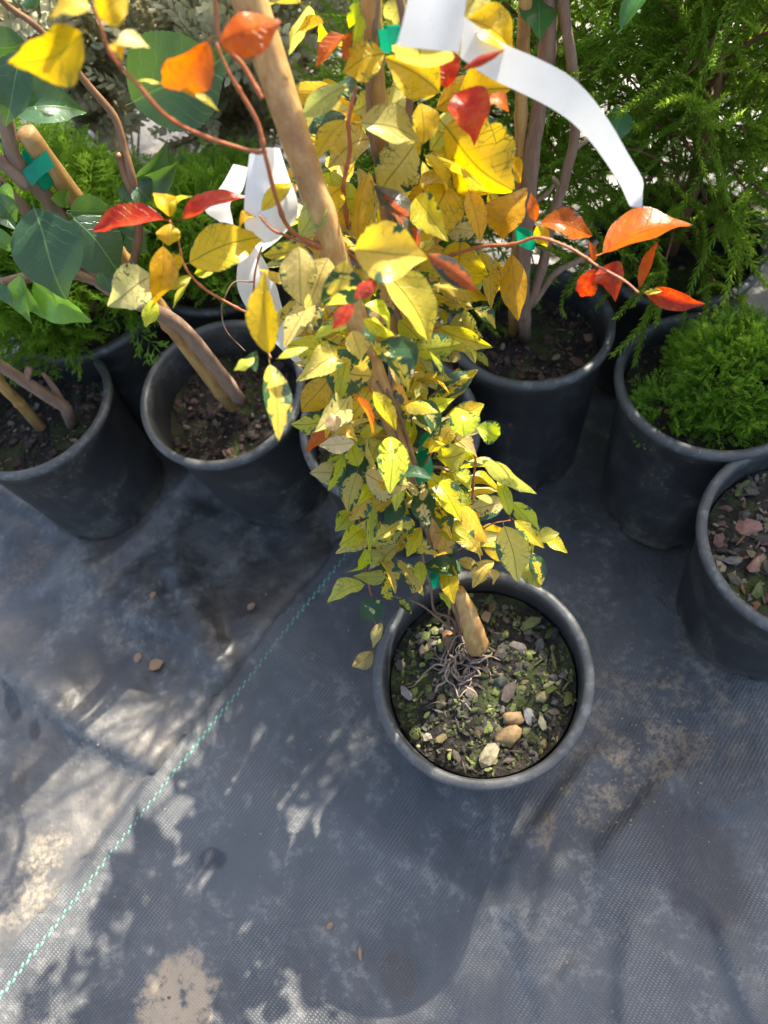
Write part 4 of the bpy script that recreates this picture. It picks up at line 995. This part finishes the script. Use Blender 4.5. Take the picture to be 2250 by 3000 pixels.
# bare stems in pot R3
b3 = at_z(1120, 725, .20)
sh3 = empty('bare_stem_shrub', b3); tag(sh3, 'shrub with several bare brown upright stems right of the yellow vine', 'plant')
Yb = .60
s3 = lambda pts, r0, r1: tube('stem', [at_y(x, y, Yy) for x, y, Yy in pts], lambda t: r0+(r1-r0)*t, M_WOOD, sh3, 9, .22)
s3([(1135, 735, .604), (1130, 600, .60), (1140, 470, .60), (1150, 330, .60), (1165, 230, .605), (1182, 110, .61), (1186, 0, .61), (1185, -160, .62), (1190, -330, .64)], .0080, .0066)
s3([(1128, 690, .60), (1165, 600, .60), (1195, 470, .60), (1225, 370, .60), (1243, 280, .60), (1238, 160, .60), (1222, 50, .60), (1210, -60, .60), (1180, -260, .60)], .0058, .0042)
s3([(1150, 660, .60), (1200, 590, .60), (1255, 560, .60), (1290, 520, .60)], .0042, .0030)
s3([(1245, 318, .60), (1260, 308, .60), (1280, 300, .60)], .0030, .0015)
s3([(1150, 440, .60), (1180, 420, .60), (1200, 395, .60)], .0025, .0015)
s3([(1215, 400, .60), (1205, 395, .60), (1195, 385, .59)], .0030, .0020)
cane('straight tan cane behind the bare stems in the right-hand pot', at_z(1108, 735, .18), at_y(1140, -120, .60), .0062, .0055, [.3, .7], 6)
leaf3d(sh3, at_y(1330, 310, .60), at_y(1335, 225, .62), .030, CAML[0], (1.6, 2.2, 1.0, 1), roll=.3)
for i in range(26):
    A = at_y(1190 + lq.uniform(-70, 70), -230 + lq.uniform(-120, 60), .62) + Vector(lq.normal(0, .035, 3)); B = A + Vector(lq.normal(0, 1, 3)).normalized()*.06
    leaf3d(sh3, A, B, .032, CAML[lq.integers(4)], (1.5, 2, 1, 1), nview=Vector((0, 0, 1)) + Vector(lq.normal(0, .4, 3)))

# ------------------------------------------------------------------ ribbons: tags and ties
def ribbon(name, pairs, mat, parent=None, bulge=0.0, sub=6, nx=6, thick=0.0003):
    """pairs: (left point, right point); a bent strip with thickness"""
    Ls, Rs = catmull([p[0] for p in pairs], sub), catmull([p[1] for p in pairs], sub)
    n = len(Ls); V, F = [], []
    rows = []
    for i in range(n):
        a, b = Ls[i], Rs[i]
        t = (Ls[min(i+1, n-1)] + Rs[min(i+1, n-1)] - Ls[max(i-1, 0)] - Rs[max(i-1, 0)]).normalized()
        nn = t.cross(b - a).normalized()
        if nn.dot(CAM - a) < 0: nn = -nn
        w = (b-a).length
        rows.append([(a.lerp(b, k/nx) + nn * (bulge * w * math.sin(math.pi*k/nx)), nn) for k in range(nx+1)])
    for s in (0, 1):
        for row in rows:
            for p, nn in row: V.append(p - nn*thick*s)
    N = n*(nx+1); q = lambda s, i, k: s*N + i*(nx+1) + k
    for i in range(n-1):
        for k in range(nx):
            F.append((q(0, i, k), q(0, i, k+1), q(0, i+1, k+1), q(0, i+1, k))); F.append((q(1, i, k), q(1, i+1, k), q(1, i+1, k+1), q(1, i, k+1)))
        F.append((q(0, i, 0), q(0, i+1, 0), q(1, i+1, 0), q(1, i, 0))); F.append((q(0, i, nx), q(1, i, nx), q(1, i+1, nx), q(0, i+1, nx)))
    for k in range(nx):
        F.append((q(0, 0, k), q(1, 0, k), q(1, 0, k+1), q(0, 0, k+1))); F.append((q(0, n-1, k), q(0, n-1, k+1), q(1, n-1, k+1), q(1, n-1, k)))
    if thick < .0006:
        F = [f for f in F if max(f) < N]; V = V[:N]
    me = bpy.data.meshes.new(name); me.from_pydata([tuple(v) for v in V], [], F); me.update()
    o = link(name, me, mat, parent)
    me.polygons.foreach_set('use_smooth', [len({(v // N) for v in f}) == 1 for f in F])
    return o
def pr(c, lst):
    return [(at_d(*cv(c, lx, ly), d if not isinstance(d, tuple) else d[0]), at_d(*cv(c, rx, ry), d if not isinstance(d, tuple) else d[1])) for (lx, ly), (rx, ry), d in lst]
t1 = empty('plant_tag', at_d(*cv(8, 560, 250), .585)); tag(t1, 'white plastic tag looped round a stem beside the thick cane', 'plant tag', 'white plant tags')
ribbon('tag_loop', pr(8, [((390, 215), (655, 165), .575), ((365, 420), (730, 400), .57), ((345, 640), (810, 620), .57), ((350, 860), (790, 800), .575), ((420, 1000), (660, 930), .585), ((480, 1070), (520, 1040), .59)]), M_TAG, t1, .32)
ribbon('tag_tail', pr(8, [((330, 1040), (450, 1030), .64), ((285, 1200), (540, 1180), .635), ((290, 1400), (630, 1380), .635), ((400, 1610), (700, 1600), .64), ((600, 1850), (880, 1780), .65), ((760, 2010), (925, 1850), .655), ((845, 2070), (900, 1950), .66)]), M_TAG, t1, .08)
ribbon('tag_back', pr(8, [((250, 300), (380, 330), .64), ((150, 480), (330, 530), .635), ((0, 690), (225, 640), .63), ((120, 800), (240, 770), .628), ((210, 870), (255, 850), .626)]), M_TAG, t1, .03)
t2 = empty('plant_tag', at_d(*cv(9, 400, 60), .53)); tag(t2, 'white plastic tag at the top whose long strip curves down to the right', 'plant tag', 'white plant tags')
ribbon('tag_loop', pr(9, [((215, -120), (545, -120), .50), ((185, 0), (520, 0), .50), ((155, 130), (500, 150), .50), ((120, 262), (478, 300), .50)]), M_TAG, t2, .34, nx=12)
ribbon('tag_strip', pr(9, [((500, 90), (485, 330), .53), ((720, 240), (645, 440), .535), ((920, 330), (830, 530), .54), ((1090, 420), (980, 605), .54), ((1210, 525), (1110, 690), .54), ((1335, 690), (1225, 805), .545), ((1440, 870), (1325, 940), .55), ((1525, 1020), (1405, 1070), .555), ((1528, 1100), (1450, 1170), .56), ((1525, 1180), (1475, 1185), .56)]), M_TAG, t2, .006, nx=3, thick=.00015)
for label, D in [('thin white label standing upright in front of the right-hand conifer', [((1532, 445), (1545, 445), .74), ((1530, 560), (1548, 560), .74), ((1530, 690), (1546, 690), .74)]),
                 ('white label behind the red leaf shoot at right', [((1352, 560), (1372, 560), .80), ((1340, 690), (1364, 690), .80)]),
                 ('pale label lost among the feathery conifer branches', [((1425, 265), (1450, 260), 1.0), ((1416, 330), (1436, 330), 1.0)]),
                 ('pale label low behind the bare stems', [((1160, 305), (1195, 300), .95), ((1150, 400), (1185, 400), .95)])]:
    P = []
    for (lx, ly), (rx, ry), Yy in D: P.append((at_y(lx, ly, Yy), at_y(rx, ry, Yy)))
    tag(ribbon('label_stake', P, M_TAG, None, .05, 3, 2, .0008), label, 'plant label', 'upright plant labels')
def tie(label, P, T, r, width, tail, seed):
    """a band of green tape round a cane, with a loose end"""
    T = T.normalized(); s1 = T.orthogonal().normalized(); s2 = T.cross(s1)
    prs = []
    for k in range(15):
        a = 2*math.pi*k/14; off = (s1*math.cos(a)*1.0 + s2*math.sin(a)) * r * (1 + .10*math.sin(a*2+seed)) 
        sh = T * (0.004*math.sin(a+seed))
        prs.append((P + off + sh - T*width*.5, P + off + sh + T*width*.5))
    o = ribbon('plant_tie', prs, M_TIE, None, 0, 2, 3, .0004)
    tag(o, label, 'tie', 'green plant ties')
    if tail: ribbon('tail', tail, M_TIE, o, .05, 5, 3, .0004)
tie('bright green tape tie round the camellia cane', at_d(82, 362, .752), cl[-1]-cl[-2], .0096, .020, pr(0, [((100, 325), (118, 360), .735), ((70, 350), (85, 385), .737), ((46, 370), (70, 404), .742)]), 1)
TF = AXF.B - AXF.A
tie('green tape tie crossing the middle of the front vine', at_d(*cv(7, 715, 400), AXF.d(cv(7, 715, 400)[1]) - .002), TF, .0088, .015, pr(7, [((690, 330), (735, 290), .70), ((705, 240), (745, 300), .695), ((780, 180), (830, 215), .69), ((825, 135), (868, 150), .69)]), 2)
tie('green tape tie low on the front vine above the stub', at_d(*cv(7, 790, 1000), .775), TF, .0085, .012, None, 3)
tie('green tape tie at the top cane beside the white tag', at_d(835, 85, AXC.d(85)), AXC.B-AXC.A, .0090, .016, pr(0, [((838, 60), (838, 95), .565), ((860, 58), (858, 98), .56), ((885, 65), (880, 100), .56)]), 4)
tie('small green tie seen behind the orange leaf shoot', at_d(1135, 515, .66), Vector((.1, 0, 1)), .008, .012, None, 5)

# ------------------------------------------------------------------ conifers and shrubs behind
def merge(protos, mats, tints):
    """protos: list of (V, F, tipness); mats: list of (index, 4x4)"""
    VV, FF, TT = [], [], []; k = 0
    for (i, M), tn in zip(mats, tints):
        v, f, tp = protos[i]
        M = np.asarray(M)
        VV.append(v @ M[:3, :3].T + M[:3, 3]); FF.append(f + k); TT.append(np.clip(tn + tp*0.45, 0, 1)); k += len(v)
    return np.concatenate(VV), np.concatenate(FF), np.concatenate(TT)
def frame(P, y, up, s, r):
    y = Vector(y).normalized(); x = y.cross(up)
    if x.length < 1e-3: x = y.orthogonal()
    x.normalize(); z = x.cross(y)
    M = Matrix((x*s, y*s, z*s)).transposed() @ Matrix.Rotation(r, 3, 'Y')
    M = M.to_4x4(); M.translation = P
    return M
pr_ = np.random.default_rng(21)
def proto_rope(n=90, bend=0.25, needle=0.085):
    """unit long feathery shoot with awl shaped needles all round"""
    V, F, T = [], [], []
    def c(t): return Vector((bend*math.sin(t*2.2)*.5, t, -bend*t*t*.7))
    for j in range(7):
        for a in range(3):
            V.append(c(j/6) + Vector((math.cos(a*2.09), 0, math.sin(a*2.09)))*.011*(1-.8*j/6)); T.append(0)
    for j in range(6):
        for a in range(3):
            b = (a+1) % 3; F.append((j*3+a, j*3+b, j*3+3+b)); F.append((j*3+a, j*3+3+b, j*3+3+a))
    for i in range(n):
        t = (i+.5)/n; a = i*2.4; p = c(t); q = c(min(t+.02, 1))-p; q.normalize()
        out = Vector((math.cos(a), 0, math.sin(a))); L = needle*(1-.45*t)*pr_.uniform(.8, 1.2)
        d = (out*.75 + q*.75).normalized(); w = d.cross(q).normalized()*.010
        k = len(V); V += [p-w, p+w, p+d*L*.6+w*.55+out*.0, p+d*L + q*.03]; T += [t*.6]*2+[t*.6+.2, t*.6+.35]; F += [(k, k+1, k+2), (k, k+2, k+3)]
    return np.array([tuple(v) for v in V]), np.array(F), np.array(T)
def proto_fan(n=9, flat=.25):
    """unit flat fern-like spray"""
    V, F, T = [], [], []
    def twig(A, B, w, t0, t1):
        y = B-A; x = y.cross(Vector((0, 0, 1))).normalized()*w; z = Vector((0, 0, w*.9))
        k = len(V); m = A.lerp(B, .55)
        V.extend([A, m+x+z, B, m-x+z]); T.extend([t0, (t0+t1)/2, t1, (t0+t1)/2])
        F.extend([(k, k+1, k+2), (k, k+2, k+3)])
    c = lambda t: Vector((.06*math.sin(t*5), t, -.25*t*t*flat*2))
    for j in range(4): twig(c(j/4), c((j+1)/4), .016, j/6, (j+1)/5)
    for i in range(n):
        t = (i+.6)/n
        for s in (-1, 1):
            A = c(t); L = .42*math.sin(math.pi*(.18+.75*(1-t)**.8))*pr_.uniform(.8, 1.15)
            d = Vector((s*.75, .75, pr_.normal(0, flat*.6))).normalized(); B = A+d*L
            twig(A, B, .018, t*.6, t*.6+.3)
            for q in (.4, .7):
                for e in (-1, 1):
                    a2 = A.lerp(B, q); dd = (d+Vector((e*.55*d.y, -e*.55*d.x, pr_.normal(0, .2)))).normalized()
                    twig(a2, a2+dd*L*.36, .016, t*.6+.2, t*.6+.5)
    return np.array([tuple(v) for v in V]), np.array(F), np.array(T)
def proto_silver(n=13):
    """unit upright stem with opposite small oval leaves"""
    V, F, T = [], [], []
    bend = pr_.uniform(-.15, .15)
    c = lambda t: Vector((bend*t*t, t, 0))
    for j in range(5):
        for a in range(3): V.append(c(j/4)+Vector((math.cos(a*2.09), 0, math.sin(a*2.09)))*.010); T.append(-.4)
    for j in range(4):
        for a in range(3):
            b = (a+1) % 3; F += [(j*3+a, j*3+b, j*3+3+b), (j*3+a, j*3+3+b, j*3+3+a)]
    for i in range(n):
        t = .12+.88*(i+.5)/n; a0 = i*1.57+pr_.normal(0, .2)
        for s in (0, math.pi):
            out = Vector((math.cos(a0+s), 0, math.sin(a0+s))); L = .19*(1-.35*t)*pr_.uniform(.8, 1.25)
            d = (out*.8+Vector((0, .55+.5*t, 0))).normalized(); w = d.cross(Vector((0, 1, 0))).normalized()*L*.24; up = d.cross(w).normalized()*L*.06
            A = c(t); k = len(V)
            V += [A, A+d*L*.35+w+up, A+d*L*.75+w*.8+up, A+d*L, A+d*L*.75-w*.8+up, A+d*L*.35-w+up]; T += [.1, .2, .3, .4, .3, .2]
            F += [(k, k+1, k+5), (k+1, k+2, k+4), (k+1, k+4, k+5), (k+2, k+3, k+4)]
    return np.array([tuple(v) for v in V]), np.array(F), np.array(T)
ROPES_FAR = [proto_rope(42, b, nd) for b, nd in ((.2, .12), (.5, .11), (-.3, .12), (.8, .11), (.05, .12))]
ROPES = [proto_rope(95, b, nd) for b, nd in ((.2, .085), (.5, .08), (-.3, .09), (.8, .075), (.05, .10))]
FANS = [proto_fan(9, .25), proto_fan(8, .5), proto_fan(10, .15)]
SILV = [proto_silver(n) for n in (10, 12, 14, 11)]
def conifer(label, base, h, spread, nb, ns, seed, lean=(0, 0), zmin=.05, taper=.5, protos=None):
    r = np.random.default_rng(seed)
    o = empty('feathery_conifer', base); tag(o, label, 'conifer', 'feathery green conifers')
    top = Vector(base)+Vector((lean[0], lean[1], h))
    tube('trunk', [base, Vector(base).lerp(top, .35)+Vector((.01, 0, 0)), Vector(base).lerp(top, .7)-Vector((.01, 0, 0)), top], lambda t: .011*(1-.85*t)+.001, M_DARKTWIG, o, 7, .15)
    mats, tints, limbs = [], [], []
    for i in range(nb):
        t = zmin+(1-zmin)*((i+r.random())/nb); a = i*2.4+r.normal(0, .3)
        A = Vector(base).lerp(top, t); L = spread*(1.0-t*taper)*r.uniform(.7, 1.2)
        out = Vector((math.cos(a), math.sin(a), 0)); P = []
        for k in range(7):
            q = k/6; P.append(A+out*L*q+Vector((0, 0, L*(.45*q-.15*q*q)+.02*math.sin(q*4+i))))
        limbs.append(P)
        for j in range(ns):
            q = r.uniform(.15, 1); k = min(int(q*6), 5); p = P[k].lerp(P[k+1], q*6-k)
            d = (out*r.uniform(.2, 1.1)+Vector(r.normal(0, .55, 3))+Vector((0, 0, .45))).normalized()
            mats.append((r.integers(5), np.array(frame(p, d, Vector((0, 0, 1)), r.uniform(.07, .135)*(1.15-.35*t)*(1.7 if h > 1.4 else 1), r.uniform(0, 6.28))))); tints.append(np.clip(.26+.28*q+r.normal(0, .16), 0, .9))  # tallest plants get larger shoots so their crowns block more sun
        mats.append((r.integers(5), np.array(frame(P[-1], P[-1]-P[-3], Vector((0, 0, 1)), .12, r.uniform(0, 6))))); tints.append(.35)
    V, F, T = merge(protos or ROPES, mats, tints)
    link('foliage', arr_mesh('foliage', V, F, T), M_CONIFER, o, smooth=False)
    VV, FF = [], []
    for P in limbs:
        v, f, _ = tube_arr(P, lambda t: .0032*(1-.7*t), 4); k = len(VV); VV += [tuple(x) for x in v]; FF += [tuple(k+j for j in (q if q[2] != q[3] else q[:3])) for q in f]
    me = bpy.data.meshes.new('branches'); me.from_pydata(VV, [], FF); link('branches', me, M_DARKTWIG, o)
    return o
def mound(label, c, rx, rz, n, seed, size=(.035, .06), squash=.9):
    r = np.random.default_rng(seed)
    o = empty('dwarf_cypress', c); tag(o, label, 'conifer', 'dwarf cypress mounds')
    mats, tints = [], []
    for i in range(n):
        a = r.uniform(0, 6.283); ph = math.acos(r.uniform(-.25, 1)); rr = r.uniform(.55, 1.0)**.6
        lump = 1+.22*mnoise.noise(Vector((math.cos(a)*math.sin(ph), math.sin(a)*math.sin(ph), math.cos(ph)))*2.3+Vector((seed, 0, 0)))
        d = Vector((math.cos(a)*math.sin(ph), math.sin(a)*math.sin(ph), math.cos(ph)))
        p = Vector(c)+Vector((d.x*rx, d.y*rx, d.z*rz+rz*.25))*rr*lump*.82
        y = (d+Vector((0, 0, .55))+Vector(r.normal(0, .35, 3))).normalized()
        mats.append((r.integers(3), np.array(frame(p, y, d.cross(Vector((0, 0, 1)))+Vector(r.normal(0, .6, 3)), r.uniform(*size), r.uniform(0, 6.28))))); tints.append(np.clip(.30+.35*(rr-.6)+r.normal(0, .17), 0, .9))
    V, F, T = merge(FANS, mats, tints)
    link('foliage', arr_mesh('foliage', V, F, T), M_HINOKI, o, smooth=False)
    VV, FF = [], []
    tube('trunk', [Vector(c)-Vector((0, 0, rz*.35)), Vector(c)+Vector((.003, .002, 0)), Vector(c)+Vector((0, 0, rz*.6))], lambda t: .008-.005*t, M_DARKTWIG, o, 7, .1)
    return o
def silver(label, base, h, spread, n, seed):
    r = np.random.default_rng(seed)
    o = empty('silver_shrub', base); tag(o, label, 'shrub', 'silver leaved shrubs')
    mats, tints = [], []; VV, FF = [], []
    for b in range(26):
        a = b*2.4; out = Vector((math.cos(a), math.sin(a), 0)); k2 = r.uniform(.2, 1)
        tip = Vector(base)+out*spread*k2+Vector((0, 0, h*r.uniform(.6, 1)*(1.1-.35*k2)))
        P = [Vector(base), Vector(base).lerp(tip, .4)+Vector((0, 0, .05)), tip]; P = catmull(P, 4)
        v, f, _ = tube_arr(P, lambda t: .003*(1-.7*t), 4); k = len(VV); VV += [tuple(x) for x in v]; FF += [tuple(k+j for j in (q if q[2] != q[3] else q[:3])) for q in f]
        for j in range(n//26):
            q = r.uniform(.25, 1); i = min(int(q*(len(P)-1)), len(P)-2); p = P[i].lerp(P[i+1], q*(len(P)-1)-i)
            d = (out*.5+Vector(r.normal(0, .55, 3))+Vector((0, 0, .9))).normalized()
            mats.append((r.integers(4), np.array(frame(p, d, Vector((1, 0, .1)), r.uniform(.075, .135), r.uniform(0, 6.28))))); tints.append(np.clip(.62+r.normal(0, .25), 0, 1))
    V, F, T = merge(SILV, mats, tints)
    link('foliage', arr_mesh('foliage', V, F, T), M_SILVER, o, smooth=False)
    me = bpy.data.meshes.new('branches'); me.from_pydata(VV, [], FF); link('branches', me, mat_pink, o)
    return o
mat_pink = mat_bark('pink_stem', (0.24, 0.10, 0.09), (0.36, 0.19, 0.16), 1.0, .6)
# dwarf cypress mounds
R4 = Vector((0.405, 0.447, 0.225)); mound('round bright green dwarf cypress in the right-hand pot', R4 + Vector((.022, -.004, .004)), .070, .058, 620, 31, (.020, .036))
mound('low green sprig of dwarf cypress at the edge of its pot', Vector((.343, .437, .213)), .030, .024, 90, 32, (.02, .032))
mound('bright green dwarf cypress behind the camellia leaves at left', Vector((PB.x, PB.y+.01, .25)), .125, .155, 900, 33, (.045, .075))
mound('green dwarf cypress in shade behind the white looped tag', Vector((PD.x, PD.y, .25)), .10, .07, 420, 34, (.04, .06))
# feathery conifers on the right
for lab, (x, y), h, sp, nb, ns, sd_ in [('feathery conifer directly behind the bare brown stems', (.31, .86), .58, .20, 60, 10, 41), ('feathery conifer behind the tip of the tag strip', (.50, .90), .66, .20, 60, 10, 42),
                                  ('feathery conifer at the right edge behind the dwarf cypress', (.76, .90), .36, .19, 60, 10, 43), ('feathery conifer in the pot behind the dwarf cypress pot', (PE.x + .01, PE.y + .03), .50, .15, 56, 12, 47)]:
    conifer(lab, Vector((x, y, .17)), h, sp, nb, ns, sd_)
conifer('low feathery conifer added to darken the gap between yellow vine and bare stems', Vector((.16, .85, .10)), .30, .15, 40, 10, 57)  # added plant: covers sunlit ground so the gap stays dark
for lab, (x, y), h, sp, nb, sd_ in [('slender conifer in the back row, nearest the middle, made tall to shade the mat', (.385, 1.37), 1.50, .12, 110, 44), ('bushy conifer in the back row, second from the middle', (.784, 1.06), 1.0, .18, 80, 45), ('bushy conifer in the back row, third from the middle', (.98, 1.02), .62, .24, 60, 46),  # the slender one is stretched upward to shade the mat at left
                                ('added tall conifer out of view near the right edge, shading the mat', (1.177, .934), 1.85, .16, 140, 48), ('added tall conifer out of view at far right, shading the mat', (1.24, .79), 1.85, .22, 150, 49), ('added tall conifer out of view right of all the others, shading the mat', (1.33, .56), 1.80, .24, 140, 50)]:  # these three are unseen, added to block sun from the mat
    conifer(lab, Vector((x, y, .12)), h, sp, nb, 11 if h > 1.4 else 8, sd_, taper=.12 if h > 1.4 else .25, protos=ROPES_FAR)
# silver shrubs
for lab, (x, y), h, sp, n, sd_ in [('silver leaved shrub behind the orange leaves, left of the thick cane', (-.05, 1.13), .46, .21, 446, 51), ('silver leaved shrub behind the top of the yellow vine', (.20, 1.34), .46, .20, 403, 52), ('silver leaved shrub at the top left behind the yellow leaf', (-.27, 1.22), .50, .22, 446, 53), ('silver leaved shrub in the far left corner', (-.48, 1.30), .50, .22, 345, 54), ('silver leaved shrub far behind the thick cane', (.06, 1.55), .5, .24, 420, 55), ('silver leaved shrub farthest back on the left', (-.32, 1.70), .5, .26, 420, 56)]:
    silver(lab, Vector((x, y, .12)), h, sp, n, sd_)

# ------------------------------------------------------------------ litter on the ground
dr = np.random.default_rng(5)
M_DRY = mat_simple('dry_leaf', (0.40, 0.25, 0.13), .7, .2, (0.26, 0.15, 0.08), 120)
for lab, D, L, w, ang in [('tan dry leaf fragment on the creased mat', (340, 1440), .024, .016, .2), ('small brown dry leaf beside the tan fragment on the creased mat', (302, 1424), .016, .010, 1.1), ('orange dry leaf crumb in the fold near the seam', (548, 1318), .014, .010, .3),
                          ('pinkish dry crumb on the mat below the left pots', (340, 1295), .012, .009, .8), ('brown dry twig crumb at the lowest mat edge in front', (780, 2060), .016, .004, 1.4), ('brown seed husk on the mat, left of the twig crumb', (714, 2000), .010, .006, .6)]:
    P = at_z(*D, 0); P.z = zg(P.x, P.y)+.002
    A = P+Vector((-math.cos(ang), -math.sin(ang), 0))*L/2; B = P+Vector((math.cos(ang), math.sin(ang), .1))*L/2
    o = bpy.data.objects.new('dry_leaf', leaf_mesh('dry_leaf', int(D[0]), .3, .10, -.1, .5, .6, .08, 0, 6, 8)); o.data.materials.append(M_DRY); col.objects.link(o)
    y = (B-A).normalized(); x = y.cross(Vector((0, 0, 1))).normalized(); z = x.cross(y)
    mm = Matrix((x*w, y*L, z*w)).transposed().to_4x4(); mm.translation = A; o.matrix_world = mm
    tag(o, lab, 'dry leaf', 'dry leaf litter')
V, F = [], []
v0 = np.array([v.co for v in CHIPS[7].vertices]); f0 = [tuple(p.vertices) for p in CHIPS[7].polygons]
for i in range(420):
    D = (dr.uniform(-50, 1700), dr.uniform(1180, 2250))
    if i > 250: D = (dr.normal(1360, 90), dr.normal(1600, 90))
    P = at_z(*D, 0)
    L = dr.uniform(.0012, .0038); E = np.array(Matrix.Rotation(dr.uniform(0, 6.28), 3, 'Z'))
    k = len(V); V += [tuple(q) for q in (v0*L) @ E.T+[P.x, P.y, zg(P.x, P.y)+.0008]]; F += [tuple(k+j for j in f) for f in f0]
me = bpy.data.meshes.new('grit'); me.from_pydata(V, [], F)
tag(link('grit', me, mat_simple('grit', (0.30, 0.22, 0.14), .8, 0, (0.07, 0.05, 0.035), 25), None, smooth=False), 'fine pale grit scattered over the weed mat', 'grit', kind='stuff')
